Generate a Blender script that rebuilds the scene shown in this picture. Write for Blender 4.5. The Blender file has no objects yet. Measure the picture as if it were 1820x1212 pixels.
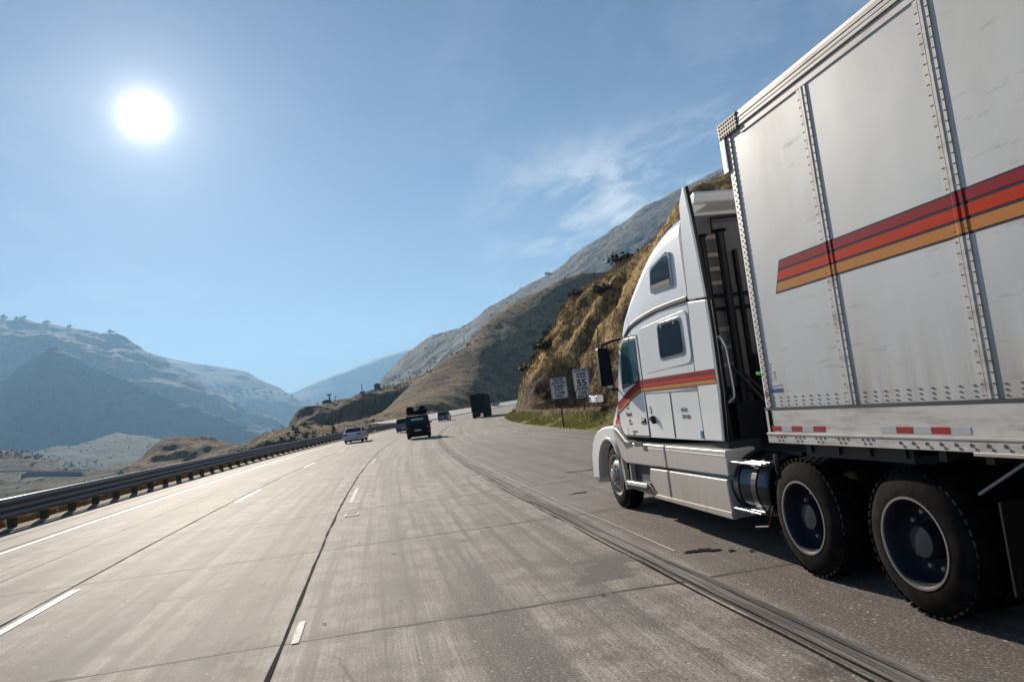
import bpy, bmesh, math, random
import numpy as np
from mathutils import Vector, Matrix
R_ = math.radians
random.seed(7)
scene = bpy.context.scene
# ------------------------------------------------------------------ camera
CAM = np.array([-3.496, 0.0, 1.781]); YAW, PITCH, ROLL, FPX = .218, .087, -.123, 1281.7
_cy, _sy = math.cos(YAW), math.sin(YAW)
F_ = np.array([_sy*math.cos(PITCH), _cy*math.cos(PITCH), math.sin(PITCH)])
_r0 = np.array([_cy, -_sy, 0.]); _u0 = np.cross(_r0, F_)
RT = _r0*math.cos(ROLL)+_u0*math.sin(ROLL); UP = -_r0*math.sin(ROLL)+_u0*math.cos(ROLL)
cd = bpy.data.cameras.new('camera'); cam = bpy.data.objects.new('camera', cd)
scene.collection.objects.link(cam); scene.camera = cam
m = Matrix.Identity(4)
for i in range(3):
    m[i][0] = RT[i]; m[i][1] = UP[i]; m[i][2] = -F_[i]; m[i][3] = CAM[i]
cam.matrix_world = m
cd.sensor_width = 36; cd.lens = FPX/1820*36; cd.clip_start = .05; cd.clip_end = 30000
# ------------------------------------------------------------------ light
SUN_EL, SUN_AZ = 23.1, -13.4            # azimuth from +Y towards +X
sd = Vector((math.sin(R_(SUN_AZ))*math.cos(R_(SUN_EL)), math.cos(R_(SUN_AZ))*math.cos(R_(SUN_EL)), math.sin(R_(SUN_EL))))
sl = bpy.data.lights.new('sun', 'SUN'); sl.energy = 5.0; sl.angle = R_(.53); sl.color = (1, .90, .76)
so = bpy.data.objects.new('sun', sl); scene.collection.objects.link(so)
so.rotation_euler = sd.to_track_quat('Z', 'Y').to_euler()
scene.view_settings.view_transform = 'Standard'; scene.view_settings.look = 'None'
scene.view_settings.exposure = .62; scene.view_settings.gamma = 1
try:
    scene.cycles.use_denoising = True; scene.cycles.denoiser = 'OPENIMAGEDENOISE'
    scene.cycles.max_bounces = 6; scene.cycles.volume_bounces = 1
    scene.cycles.sample_clamp_indirect = 6
except Exception: pass
W = bpy.data.worlds.new('World'); scene.world = W; W.use_nodes = True

class NT:
    """terse node-tree helper"""
    def __init__(s, tree): s.t = tree; s.n = tree.nodes; s.l = tree.links
    def put(s, sock, v):
        if v is None: return
        if hasattr(v, 'is_output'): s.l.new(v, sock)
        elif isinstance(v, (tuple, list)) and len(v) == 3 and sock.type == 'RGBA': sock.default_value = (*v, 1)
        else: sock.default_value = v
    def m(s, op, a, b=None, c=None, clamp=False):
        n = s.n.new('ShaderNodeMath'); n.operation = op; n.use_clamp = clamp
        s.put(n.inputs[0], a); s.put(n.inputs[1], b); s.put(n.inputs[2], c); return n.outputs[0]
    def vm(s, op, a, b=None, out=0):
        n = s.n.new('ShaderNodeVectorMath'); n.operation = op; s.put(n.inputs[0], a); s.put(n.inputs[1], b); return n.outputs[out]
    def mix(s, f, a, b, mode='MIX'):
        n = s.n.new('ShaderNodeMix'); n.data_type = 'RGBA'; n.blend_type = mode
        s.put(n.inputs[0], f); s.put(n.inputs[6], a); s.put(n.inputs[7], b); return n.outputs[2]
    def ss(s, v, a, b, lo=0., hi=1.):
        n = s.n.new('ShaderNodeMapRange'); n.interpolation_type = 'SMOOTHSTEP'
        s.put(n.inputs[0], v); s.put(n.inputs[1], a); s.put(n.inputs[2], b); s.put(n.inputs[3], lo); s.put(n.inputs[4], hi); return n.outputs[0]
    def noise(s, v, scale=1., detail=4., rough=.55, out=0):
        n = s.n.new('ShaderNodeTexNoise'); s.put(n.inputs['Vector'], v); s.put(n.inputs['Scale'], scale)
        n.inputs['Detail'].default_value = detail; n.inputs['Roughness'].default_value = rough; return n.outputs[out]
    def vor(s, v, scale=1., feature='F1', out=0, rand=1.):
        n = s.n.new('ShaderNodeTexVoronoi'); n.feature = feature; s.put(n.inputs['Vector'], v); s.put(n.inputs['Scale'], scale)
        n.inputs['Randomness'].default_value = rand; return n.outputs[out]
    def wn(s, v):
        n = s.n.new('ShaderNodeTexWhiteNoise'); n.noise_dimensions = '3D'; s.put(n.inputs['Vector'], v); return n.outputs[0]
    def comb(s, x, y, z=0.):
        n = s.n.new('ShaderNodeCombineXYZ'); s.put(n.inputs[0], x); s.put(n.inputs[1], y); s.put(n.inputs[2], z); return n.outputs[0]
    def sep(s, v):
        n = s.n.new('ShaderNodeSeparateXYZ'); s.put(n.inputs[0], v); return n.outputs
    def scl(s, v, x, y, z):
        return s.vm('MULTIPLY', v, (x, y, z))
    def coord(s, out='Object'): return s.n.new('ShaderNodeTexCoord').outputs[out]
    def geo(s, out='Position'): return s.n.new('ShaderNodeNewGeometry').outputs[out]
    def bump(s, h, strength=.5, dist=.02):
        n = s.n.new('ShaderNodeBump'); n.inputs['Strength'].default_value = strength; n.inputs['Distance'].default_value = dist
        s.put(n.inputs['Height'], h); return n.outputs[0]

# world: physical sky, the sun's own disc and aureole, thin high cloud
w = NT(W.node_tree); bg = w.n['Background']
sky = w.n.new('ShaderNodeTexSky'); sky.sky_type = 'NISHITA'; sky.sun_disc = False
sky.sun_elevation = R_(SUN_EL); sky.sun_rotation = R_(SUN_AZ); sky.altitude = 600; sky.air_density = 1.0; sky.dust_density = .25; sky.ozone_density = 2.0
dirn = w.vm('NORMALIZE', w.coord('Generated'))
cosang = w.vm('DOT_PRODUCT', dirn, tuple(sd), out=1)
ang = w.m('MULTIPLY', w.m('ARCCOSINE', w.m('MINIMUM', cosang, 1.0)), 180/math.pi)
glow = w.m('ADD', w.m('MULTIPLY', w.m('EXPONENT', w.m('MULTIPLY', ang, -1/.55)), 110.),
           w.m('ADD', w.m('MULTIPLY', w.m('EXPONENT', w.m('MULTIPLY', ang, -1/2.6)), 9.), w.m('MULTIPLY', w.m('EXPONENT', w.m('MULTIPLY', ang, -1/13.)), 1.35)))
glowc = w.mix(1., (1, .97, .92), w.comb(glow, glow, glow), 'MULTIPLY')
dx, dy, dz = w.sep(dirn)
# flatten direction on a cloud deck so that wisps stretch towards the horizon
inv = w.m('DIVIDE', 1., w.m('ADD', w.m('MAXIMUM', dz, 0.), .12))
cv = w.comb(w.m('MULTIPLY', dx, inv), w.m('MULTIPLY', dy, inv), 0.)
warp = w.vm('ADD', cv, w.vm('SCALE', w.noise(cv, 1.3, 3, .5, out=1), None))
warp = w.vm('ADD', w.scl(cv, 1.0, .55, 1), w.scl(w.noise(cv, 2.2, 3, .5, out=1), .28, .28, 0))
c1 = w.noise(warp, 3.6, 9, .62); c2 = w.noise(w.vm('ADD', cv, (3.1, 1.7, 0)), .8, 2, .5)
az = w.m('ARCTAN2', dx, dy)
patch = w.m('MULTIPLY', w.ss(az, .12, .40), w.m('SUBTRACT', 1., w.ss(az, .55, .75)))      # the bank of cloud by the slope
patch = w.m('MULTIPLY', patch, w.m('MULTIPLY', w.ss(dz, .13, .22), w.m('SUBTRACT', 1., w.ss(dz, .27, .37))))
cl = w.m('MULTIPLY', w.ss(c1, .42, .66), w.m('ADD', w.m('MULTIPLY', w.ss(c2, .35, .7), .22), w.m('MULTIPLY', patch, .95)), clamp=True)
hzn = w.m('MULTIPLY', w.m('EXPONENT', w.m('MULTIPLY', w.m('MAXIMUM', dz, 0.), -5.5)), .62)
skyc = w.mix(cl, w.mix(hzn, w.mix(1., sky.outputs[0], (.56, .665, .82), 'MULTIPLY'), (7.2, 8.1, 9.2)), (9.6, 9.9, 10.4))
tot = w.mix(1., skyc, glowc, 'ADD')
w.l.new(tot, bg.inputs[0]); bg.inputs[1].default_value = .05
SKY = sky

# ------------------------------------------------------------------ helpers
def link(o): scene.collection.objects.link(o); return o
def tag(o, label=None, cat=None, group=None, kind=None):
    if label: o['label'] = label
    if cat: o['category'] = cat
    if group: o['group'] = group
    if kind: o['kind'] = kind
    return o
def empty(name, loc=(0, 0, 0), rz=0, **k):
    o = bpy.data.objects.new(name, None); o.empty_display_size = .3; o.location = loc; o.rotation_euler.z = rz; link(o); return tag(o, **k)
class MB:
    def __init__(s): s.v = []; s.f = []
    def add(s, vs, fs):
        b = len(s.v); s.v += [tuple(float(c) for c in p) for p in vs]; s.f += [tuple(b+i for i in f) for f in fs]; return s
    def box(s, x0, x1, y0, y1, z0, z1, M=None):
        vs = [(x, y, z) for z in (z0, z1) for y in (y0, y1) for x in (x0, x1)]
        if M is not None: vs = [tuple(M @ Vector(p)) for p in vs]
        return s.add(vs, [(0, 2, 3, 1), (4, 5, 7, 6), (0, 1, 5, 4), (2, 6, 7, 3), (0, 4, 6, 2), (1, 3, 7, 5)])
    def prism(s, poly, a, b, axis='x'):
        """polygon in the two other axes extruded from a to b"""
        def mk(p, q):
            return {'x': (q, p[0], p[1]), 'y': (p[0], q, p[1]), 'z': (p[0], p[1], q)}[axis]
        n = len(poly); vs = [mk(p, a) for p in poly]+[mk(p, b) for p in poly]
        ar = sum(poly[i][0]*poly[(i+1) % n][1]-poly[(i+1) % n][0]*poly[i][1] for i in range(n))
        fl = (ar > 0) ^ (axis == 'y')
        f = [tuple(range(n))[::-1], tuple(range(n, 2*n))] if fl else [tuple(range(n)), tuple(range(n, 2*n))[::-1]]
        f += [((i, (i+1) % n, n+(i+1) % n, n+i) if fl else (i, n+i, n+(i+1) % n, (i+1) % n)) for i in range(n)]
        return s.add(vs, f)
    def grid(s, P):
        P = np.asarray(P); nu, nv = P.shape[:2]
        return s.add(P.reshape(-1, 3), [(i*nv+j, (i+1)*nv+j, (i+1)*nv+j+1, i*nv+j+1) for i in range(nu-1) for j in range(nv-1)])
    def tube(s, pts, r, n=10, caps=True):
        pts = [Vector(p) for p in pts]; rs = r if isinstance(r, (list, tuple)) else [r]*len(pts)
        b = len(s.v); prev = None
        for i, p in enumerate(pts):
            d = (pts[min(i+1, len(pts)-1)]-pts[max(i-1, 0)]).normalized()
            if prev is None: a = d.orthogonal().normalized()
            else: a = (prev-d*prev.dot(d)).normalized()
            prev = a; c = d.cross(a)
            for k in range(n):
                t = 2*math.pi*k/n; s.v.append(tuple(p+(a*math.cos(t)+c*math.sin(t))*rs[i]))
        for i in range(len(pts)-1):
            for k in range(n): s.f.append((b+i*n+k, b+i*n+(k+1) % n, b+(i+1)*n+(k+1) % n, b+(i+1)*n+k))
        if caps: s.f.append(tuple(b+k for k in range(n))[::-1]); s.f.append(tuple(b+(len(pts)-1)*n+k for k in range(n)))
        return s
    def lathe(s, prof, axis='x', c=(0, 0, 0), n=40):
        """prof: (offset along axis, radius)"""
        b = len(s.v); k = len(prof)
        for i in range(n):
            t = 2*math.pi*i/n; ct, st = math.cos(t), math.sin(t)
            for a, r in prof:
                p = {'x': (a, r*ct, r*st), 'y': (r*st, a, r*ct), 'z': (r*ct, r*st, a)}[axis]
                s.v.append((c[0]+p[0], c[1]+p[1], c[2]+p[2]))
        for i in range(n):
            j = (i+1) % n
            for q in range(k-1): s.f.append((b+i*k+q, b+j*k+q, b+j*k+q+1, b+i*k+q+1))
        return s
    def build(s, name, mat, parent=None, bevel=0, smooth=False, seg=2, auto=None, **k):
        me = bpy.data.meshes.new(name); me.from_pydata(s.v, [], s.f); me.materials.append(mat)
        bm = bmesh.new(); bm.from_mesh(me); bmesh.ops.recalc_face_normals(bm, faces=bm.faces) if len(s.f) < 20000 and k.pop('recalc', True) else k.pop('recalc', None)
        bm.to_mesh(me); bm.free()
        o = bpy.data.objects.new(name, me); link(o); o.parent = parent
        if bevel:
            md = o.modifiers.new('edge', 'BEVEL'); md.width = bevel; md.segments = seg; md.limit_method = 'ANGLE'; md.angle_limit = R_(32); md.harden_normals = True
        if smooth or bevel:
            me.polygons.foreach_set('use_smooth', [True]*len(me.polygons))
            try: me.set_sharp_from_angle(angle=R_(auto or 38))
            except Exception: pass
        return tag(o, **k)
def copy_tree(o, parent=None):
    c = o.copy(); link(c); c.parent = parent
    for ch in [x for x in scene.collection.objects if x.parent == o]: copy_tree(ch, c)
    return c
def text(name, s, size, mat, parent, M, depth=.002, align='LEFT', spacing=1.0, bold=0.0, sx=1.0, **k):
    cu = bpy.data.curves.new(name, 'FONT'); cu.body = s; cu.size = size; cu.extrude = depth; cu.align_x = align; cu.space_line = spacing; cu.offset = bold
    o = bpy.data.objects.new(name, cu); link(o); dg = bpy.context.evaluated_depsgraph_get()
    me = bpy.data.meshes.new_from_object(o.evaluated_get(dg)); bpy.data.objects.remove(o)
    me.transform(Matrix.Diagonal((sx, 1, 1, 1))); me.transform(M); me.materials.clear(); me.materials.append(mat); me.name = name
    o = bpy.data.objects.new(name, me); link(o); o.parent = parent; return tag(o, **k)
def mat(name, col=(.5, .5, .5), rough=.5, metal=0., spec=.5, fn=None, **kw):
    mt = bpy.data.materials.new(name); mt.use_nodes = True; b = mt.node_tree.nodes['Principled BSDF']
    b.inputs['Base Color'].default_value = (*col, 1); b.inputs['Roughness'].default_value = rough; b.inputs['Metallic'].default_value = metal
    b.inputs['Specular IOR Level'].default_value = spec
    for kk, v in kw.items(): b.inputs[kk.replace('_', ' ')].default_value = v
    if fn: fn(NT(mt.node_tree), b)
    return mt
def pray(px, py):
    return F_+(px-910)/FPX*RT-(py-606)/FPX*UP
def at(px, py, d):
    """world point d metres away (measured over the ground) along a sight line"""
    r = pray(px, py); return CAM+r*(d/math.hypot(r[0], r[1]))
# numpy value noise
def _h(ix, iy, iz):
    n = (ix*374761393+iy*668265263+iz*2147483647+1013) & 0x7fffffff
    n = ((n ^ (n >> 13))*1274126177) & 0x7fffffff
    return ((n ^ (n >> 16)) & 0xffff)/65535.
def vnoise(P):
    P = np.asarray(P, float); i = np.floor(P).astype(np.int64); f = P-i; f = f*f*(3-2*f); r = 0
    for a in (0, 1):
        for b in (0, 1):
            for c in (0, 1):
                wgt = (f[..., 0] if a else 1-f[..., 0])*(f[..., 1] if b else 1-f[..., 1])*(f[..., 2] if c else 1-f[..., 2])
                r = r+wgt*_h(i[..., 0]+a, i[..., 1]+b, i[..., 2]+c)
    return r*2-1
def fbm(P, oct=5, gain=.5, ridged=False):
    P = np.asarray(P, float); a = 1.; r = 0; t = 0
    for o in range(oct):
        n = vnoise(P+o*17.3)
        r = r+a*((1-2*np.abs(n)) if ridged else n); t += a; a *= gain; P = P*2.03
    return r/t
# ------------------------------------------------------------------ materials
def g_paint(dirt=.35, zlo=0., zhi=1.3, base=(.80, .80, .79), tint=(.42, .34, .27)):
    def fn(n, b):
        o = n.geo(); x, y, z = n.sep(o)
        big = n.noise(o, .9, 5, .6); st = n.noise(n.scl(o, 9., 9., .8), 1., 4, .6); sp = n.noise(o, 22., 5, .65)
        low = n.ss(n.m('ADD', z, n.m('MULTIPLY', n.m('SUBTRACT', big, .5), .7)), zlo, zhi, 1., .0)
        d = n.m('MULTIPLY', n.m('ADD', n.m('MULTIPLY', low, n.m('ADD', .45, n.m('MULTIPLY', st, .7))), n.m('MULTIPLY', n.ss(sp, .58, .8), .16)), dirt, clamp=True)
        n.l.new(n.mix(d, base, tint), b.inputs['Base Color'])
        n.l.new(n.m('ADD', .28, n.m('MULTIPLY', d, .5)), b.inputs['Roughness'])
    return fn
M = {}
M['white'] = mat('white_paint', spec=.5, fn=g_paint(.5, .2, 1.25), Coat_Weight=.25)
M['skirt'] = mat('skirt_paint', fn=g_paint(.95, .1, 1.7, (.60, .57, .53), (.30, .24, .19)))
def g_trailer(n, b):
    o = n.geo(); x, y, z = n.sep(o)
    big = n.noise(o, .7, 5, .6); streak = n.noise(n.scl(o, 2., 2.2, 14.), 1., 5, .65); v = n.noise(n.scl(o, 7., 7., .35), 1., 4, .6)
    low = n.ss(n.m('ADD', z, n.m('MULTIPLY', n.m('SUBTRACT', big, .5), 1.2)), 1.1, 2.5, 1., 0.)
    scr = n.m('MULTIPLY', n.ss(streak, .585, .63), n.ss(big, .46, .58))
    d = n.m('ADD', n.m('MULTIPLY', low, n.m('ADD', .18, n.m('MULTIPLY', n.ss(v, .35, .65), .42))), n.m('ADD', n.ss(n.noise(n.scl(o, 1., .9, .35), 1.6, 5, .6), .42, .68, .02, .20), n.m('MULTIPLY', scr, .26)), clamp=True)
    n.l.new(n.mix(d, (.56, .57, .575), (.27, .225, .18)), b.inputs['Base Color']); n.l.new(n.m('ADD', .42, n.m('MULTIPLY', d, .5)), b.inputs['Roughness']); b.inputs['Specular IOR Level'].default_value = .35
    n.l.new(n.bump(n.noise(n.scl(o, 1., 1.2, 1.0), 1., 2, .4), .22, .04), b.inputs['Normal'])
M['trailer'] = mat('trailer_skin', fn=g_trailer)
def g_rail(n, b):
    o = n.geo(); a = n.noise(n.scl(o, 1., 1.3, 9.), 1.6, 6, .65); c = n.noise(o, 3., 6, .7)
    d = n.m('ADD', n.m('MULTIPLY', n.ss(a, .42, .7), .55), n.m('MULTIPLY', n.ss(c, .5, .75), .45), clamp=True)
    n.l.new(n.mix(d, (.56, .53, .50), (.22, .165, .12)), b.inputs['Base Color'])
M['railmetal'] = mat('weathered_white_metal', rough=.5, fn=g_rail)
M['alum'] = mat('brushed_aluminium', (.62, .63, .65), .33, .9)
M['alud'] = mat('dirty_aluminium', (.42, .38, .35), .5, .6)
M['chrome'] = mat('chrome', (.55, .57, .60), .14, 1.)
M['tank'] = mat('tarnished_tank', (.06, .068, .085), .22, 1.)
M['navy'] = mat('navy_stripe', (.012, .012, .035), .7, 0., .15)
M['crim'] = mat('crimson_stripe', (.27, .012, .026), .55, 0., .06)
M['oran'] = mat('orange_stripe', (.50, .032, .006), .55, 0., .06)
M['tan'] = mat('tan_stripe', (.52, .21, .06), .55, 0., .06)
M['black'] = mat('black_plastic', (.008, .008, .010), .5, 0., .3)
M['gap'] = mat('gap_rubber', (.02, .022, .03), .7)
M['dark'] = mat('chassis_black', (.022, .02, .02), .6, fn=lambda n, b: n.l.new(n.mix(n.noise(n.geo(), 6., 5, .6), (.005, .005, .006), (.02, .017, .014)), b.inputs['Base Color']))
def g_tyre(n, b):
    o = n.coord('Object'); c = n.noise(o, 9., 5, .6)
    n.l.new(n.mix(n.ss(c, .35, .7), (.004, .004, .0045), (.018, .015, .013)), b.inputs['Base Color'])
M['tyre'] = mat('tyre_rubber', rough=.9, spec=.08, fn=g_tyre)
M['rim'] = mat('painted_steel_rim', (.018, .021, .032), .5, .2, .25)
M['rimw'] = mat('polished_rim', (.36, .34, .32), .38, .9)
M['glass'] = mat('tinted_glass', (.006, .009, .013), .05, 0., .35)
M['glasst'] = mat('teal_glass', (.035, .10, .115), .06, 0., 1.0)
M['glassc'] = mat('clear_glass', (.75, .85, .8), .03, 0., .5, Transmission_Weight=1., IOR=1.05)
M['red'] = mat('red_reflector', (.33, .012, .015), .35)
M['silv'] = mat('silver_reflector', (.42, .44, .46), .35)
M['lamp'] = mat('red_lamp', (.4, .01, .01), .25)
M['amber'] = mat('amber_lamp', (.7, .22, .02), .3)
M['ink'] = mat('black_lettering', (.03, .03, .035), .5)
M['blue'] = mat('blue_decal', (.015, .06, .35), .45)
M['bluesq'] = mat('blue_sticker', (.0, .16, .45), .4)
M['green'] = mat('green_lamp', (.05, .7, .1), .4)
M['holo'] = mat('pastel_sticker', (.6, .75, .8), .3, fn=lambda n, b: n.l.new(n.mix(.6, n.noise(n.geo(), 20., 2, .5, out=1), (.8, .9, .8)), b.inputs['Base Color']))
def g_galv(n, b):
    o = n.geo(); a = n.noise(n.scl(o, 1., .4, 3.), 2., 5, .6)
    n.l.new(n.mix(a, (.05, .048, .055), (.13, .12, .125)), b.inputs['Base Color'])
M['galv'] = mat('weathered_galvanised_steel', rough=.38, metal=.75, fn=g_galv)
M['wood'] = mat('weathered_timber', (.09, .065, .045), .85, fn=lambda n, b: n.l.new(n.mix(n.noise(n.scl(n.geo(), 30, 30, 2), 1., 4), (.035, .026, .02), (.12, .09, .065)), b.inputs['Base Color']))
M['signw'] = mat('sign_white', (.50, .50, .53), .6, 0., .2, fn=lambda n, b: n.l.new(n.mix(n.noise(n.geo(), 2.5, 5), (.62, .62, .66), (.80, .78, .76)), b.inputs['Base Color']))
M['signo'] = mat('sign_orange', (.75, .22, .02), .5)
M['cara'] = mat('white_car_paint', (.62, .65, .70), .25, .1, Coat_Weight=.6)
M['carb'] = mat('black_car_paint', (.006, .006, .008), .55, 0., .2)
M['carc'] = mat('silver_car_paint', (.45, .47, .52), .3, .4, Coat_Weight=.5)
M['card'] = mat('blue_grey_car_paint', (.10, .13, .20), .3, .3, Coat_Weight=.5)
M['canvas'] = mat('dark_canvas', (.008, .008, .011), .9, 0., .1)
M['wall'] = mat('pale_concrete', (.40, .39, .37), .8, fn=lambda n, b: n.l.new(n.mix(n.noise(n.geo(), .3, 6), (.28, .27, .26), (.46, .45, .42)), b.inputs['Base Color']))
M['hut'] = mat('dark_hut', (.045, .042, .045), .95, 0., .1)
M['cap'] = mat('dull_brown_metal', (.17, .14, .12), .55, .5)

# road surface: worn, longitudinally grooved concrete
def g_road(n, b):
    uv = n.n.new('ShaderNodeUVMap').outputs[0]; s, l, _ = n.sep(uv)
    wv = n.noise(n.scl(uv, .35, .8, 1), 1., 3, .5)
    sw = n.m('ADD', s, n.m('MULTIPLY', n.m('SUBTRACT', wv, .5), .14)); 
    # slabs
    sj = n.m('ADD', n.m('SUBTRACT', sw, 11.2), n.m('MULTIPLY', l, .085))
    cell = n.m('FLOOR', n.m('DIVIDE', sj, 4.57)); fr = n.m('ABSOLUTE', n.m('SUBTRACT', n.m('MULTIPLY', n.m('FRACT', n.m('ADD', n.m('DIVIDE', sj, 4.57), .5)), 4.57), 2.285))
    lane = n.m('FLOOR', n.m('DIVIDE', n.m('ADD', l, .02), 3.62))
    tone = n.wn(n.comb(cell, lane, 3.))
    broad = n.noise(n.comb(n.m('MULTIPLY', s, .035), n.m('MULTIPLY', l, .9), 0.), 1., 5, .6)
    strk = n.noise(n.comb(n.m('MULTIPLY', s, .10), n.m('MULTIPLY', l, 5.5), 4.), 1., 6, .65)
    fine = n.noise(n.comb(n.m('MULTIPLY', s, 1.1), n.m('MULTIPLY', l, 55.), 0.), 1., 3, .6)
    grit = n.noise(n.comb(s, l, 0.), 46., 4, .7)
    mott = n.noise(n.comb(s, l, 9.), 2.4, 6, .65)
    # wheel paths per lane, darkened by rubber and oil
    fl = n.m('FRACT', n.m('DIVIDE', l, 3.62))
    def band(c, wd): return n.m('SUBTRACT', 1., n.ss(n.m('ABSOLUTE', n.m('SUBTRACT', fl, c)), 0., wd))
    wp = n.m('ADD', n.m('MULTIPLY', band(.27, .13), .35), n.m('ADD', n.m('MULTIPLY', band(.75, .13), .5), n.m('MULTIPLY', band(.5, .09), .75)))
    wp = n.m('MULTIPLY', wp, n.m('ADD', .40, n.m('MULTIPLY', n.ss(broad, .40, .62), 1.1)))
    pale = n.mix(n.ss(mott, .35, .65), (.26, .215, .175), (.56, .49, .42))
    col = n.mix(n.m('MULTIPLY', wp, .95, clamp=True), pale, (.115, .10, .092))
    col = n.mix(n.ss(strk, .49, .60, 0., .72), col, (.13, .108, .095))
    col = n.mix(n.ss(strk, .36, .46, .45, 0.), col, (.60, .54, .47))
    col = n.mix(n.ss(broad, .50, .62, 0., .55), col, (.17, .14, .115))
    col = n.mix(n.m('MULTIPLY', n.ss(fine, .38, .62, 0., 1.), .45), col, (.13, .115, .105))
    col = n.mix(n.m('MULTIPLY', tone, .35), col, (.17, .145, .13))
    # the slow lane is coarser and darker near the seam
    slow = n.ss(l, 3.8, 3.95, 0., 1.); near = n.ss(s, 18., 60., 1., .0)
    col = n.mix(n.m('MULTIPLY', n.m('MULTIPLY', slow, near), .62), col, (.15, .125, .11))
    outer = n.ss(l, -7.15, -7.05, 1., 0.); col = n.mix(n.m('MULTIPLY', outer, .35), col, (.22, .18, .15))
    # pitted aggregate
    va = n.vor(n.comb(s, l, 0.), 17.); vb = n.wn(n.vor(n.comb(s, l, 0.), 17., out=2))
    lite = n.m('MULTIPLY', n.ss(va, .10, .24, 1., 0.), n.ss(vb, .80, .84)); dk = n.m('MULTIPLY', n.ss(va, .12, .3, 1., 0.), n.ss(vb, .16, .12))
    col = n.mix(n.m('MULTIPLY', lite, .85), col, (.72, .69, .65)); col = n.mix(n.m('MULTIPLY', dk, .6), col, (.07, .06, .055))
    col = n.mix(n.ss(grit, .38, .52, .55, .0), col, (.075, .065, .055))
    col = n.mix(n.ss(grit, .54, .66, .0, .5), col, (.72, .68, .63))
    # spalls
    vs = n.vor(n.vm('ADD', n.comb(n.m('MULTIPLY', s, .6), l, 0.), n.scl(n.noise(uv, 9., 3, .5, out=1), .07, .07, 0)), .95); vr = n.wn(n.vor(n.comb(n.m('MULTIPLY', s, .6), l, 0.), .95, out=2))
    sp = n.m('MULTIPLY', n.ss(vs, .035, .05, 1., 0.), n.ss(vr, .5, .55)); col = n.mix(n.m('MULTIPLY', sp, .9), col, (.035, .03, .03))
    # rubber skids in the lane to the left
    sk = n.m('MULTIPLY', n.m('SUBTRACT', 1., n.ss(n.m('ABSOLUTE', n.m('ADD', l, n.m('ADD', 1.85, n.m('MULTIPLY', n.m('SUBTRACT', wv, .5), .5)))), .06, .30)), n.m('MULTIPLY', n.ss(s, 5., 6.5), n.ss(s, 11., 16., 1., 0.)))
    sk = n.m('MULTIPLY', sk, n.ss(n.noise(n.comb(n.m('MULTIPLY', s, .5), n.m('MULTIPLY', l, 3.), 7.), 1., 3), .38, .6)); sk = n.m('MULTIPLY', sk, n.m('ADD', .45, n.m('MULTIPLY', n.ss(n.m('SINE', n.m('MULTIPLY', l, 170.)), -.3, .5), .55)))
    col = n.mix(n.m('MULTIPLY', sk, .62), col, (.07, .062, .06))
    rl = n.ss(n.m('ADD', n.m('ABSOLUTE', n.m('SUBTRACT', l, n.m('SUBTRACT', 3.35, n.m('MULTIPLY', n.m('SUBTRACT', 7.9, s), .35)))), n.m('MULTIPLY', n.m('SUBTRACT', n.noise(uv, 2.6, 6, .7), .5), 1.1)), .22, .34, 1., 0.)
    rl = n.m('MULTIPLY', rl, n.m('MULTIPLY', n.m('MULTIPLY', n.ss(s, 6.8, 6.83), n.ss(s, 7.6, 8.1, 1., 0.)), n.ss(l, 3.55, 3.5))); rl2 = n.m('MULTIPLY', n.m('MULTIPLY', n.ss(n.noise(n.scl(uv, 1.2, 2.4, 1), 1.6, 6, .7), .60, .66), n.ss(l, 2.0, 3.0)), n.m('MULTIPLY', n.ss(l, 3.6, 3.5), n.ss(s, 30, 14)))
    col = n.mix(n.m('MULTIPLY', n.m('MAXIMUM', rl, n.m('MULTIPLY', rl2, .7)), .8), col, n.mix(grit, (.05, .045, .04), (.17, .15, .13)))
    # transverse joints, ragged
    jw = n.m('ADD', .007, n.m('MULTIPLY', n.ss(mott, .40, .62), .026)); inroad = n.ss(l, -7.0, -6.95)
    j = n.m('MULTIPLY', n.m('SUBTRACT', 1., n.ss(fr, jw, n.m('ADD', jw, .008))), inroad); col = n.mix(n.m('MULTIPLY', j, .9), col, (.03, .026, .024))
    halo = n.m('MULTIPLY', n.ss(fr, .02, .22, 1., 0.), n.ss(n.noise(uv, 3., 5, .7), .42, .60)); col = n.mix(n.m('MULTIPLY', n.m('MULTIPLY', halo, inroad), .45), col, (.10, .085, .075))
    oil = n.m('MULTIPLY', n.ss(n.noise(n.comb(n.m('MULTIPLY', s, .8), n.m('MULTIPLY', l, 1.3), 17.), 1.1, 6, .72), .58, .66), n.ss(n.noise(uv, .22, 2), .45, .58)); col = n.mix(n.m('MULTIPLY', oil, .55), col, (.07, .06, .054))
    # hairline longitudinal cracks
    ck = n.vor(n.vm('ADD', n.comb(n.m('MULTIPLY', s, .16), n.m('MULTIPLY', l, .42), 0.), n.scl(n.noise(uv, 1.3, 5, .6, out=1), .13, .13, 0)), 1., 'DISTANCE_TO_EDGE')
    cm = n.m('MULTIPLY', n.ss(ck, .001, .005, 1., 0.), n.ss(n.noise(uv, .30, 2), .54, .60)); col = n.mix(n.m('MULTIPLY', cm, .6), col, (.06, .05, .045))
    n.l.new(col, b.inputs['Base Color'])
    h = n.m('ADD', n.m('MULTIPLY', fine, .5), n.m('SUBTRACT', n.m('MULTIPLY', grit, .9), n.m('ADD', n.m('MULTIPLY', j, 2.), sp)))
    n.l.new(n.bump(h, .55, .006), b.inputs['Normal']); b.inputs['Roughness'].default_value = .52
    n.l.new(n.m('ADD', .62, n.m('MULTIPLY', grit, .3)), b.inputs['Roughness']); b.inputs['Specular IOR Level'].default_value = .22
M['road'] = mat('worn_concrete', fn=g_road)
M['tar'] = mat('crack_tar', (.016, .015, .016), .95, 0., .05)
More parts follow.
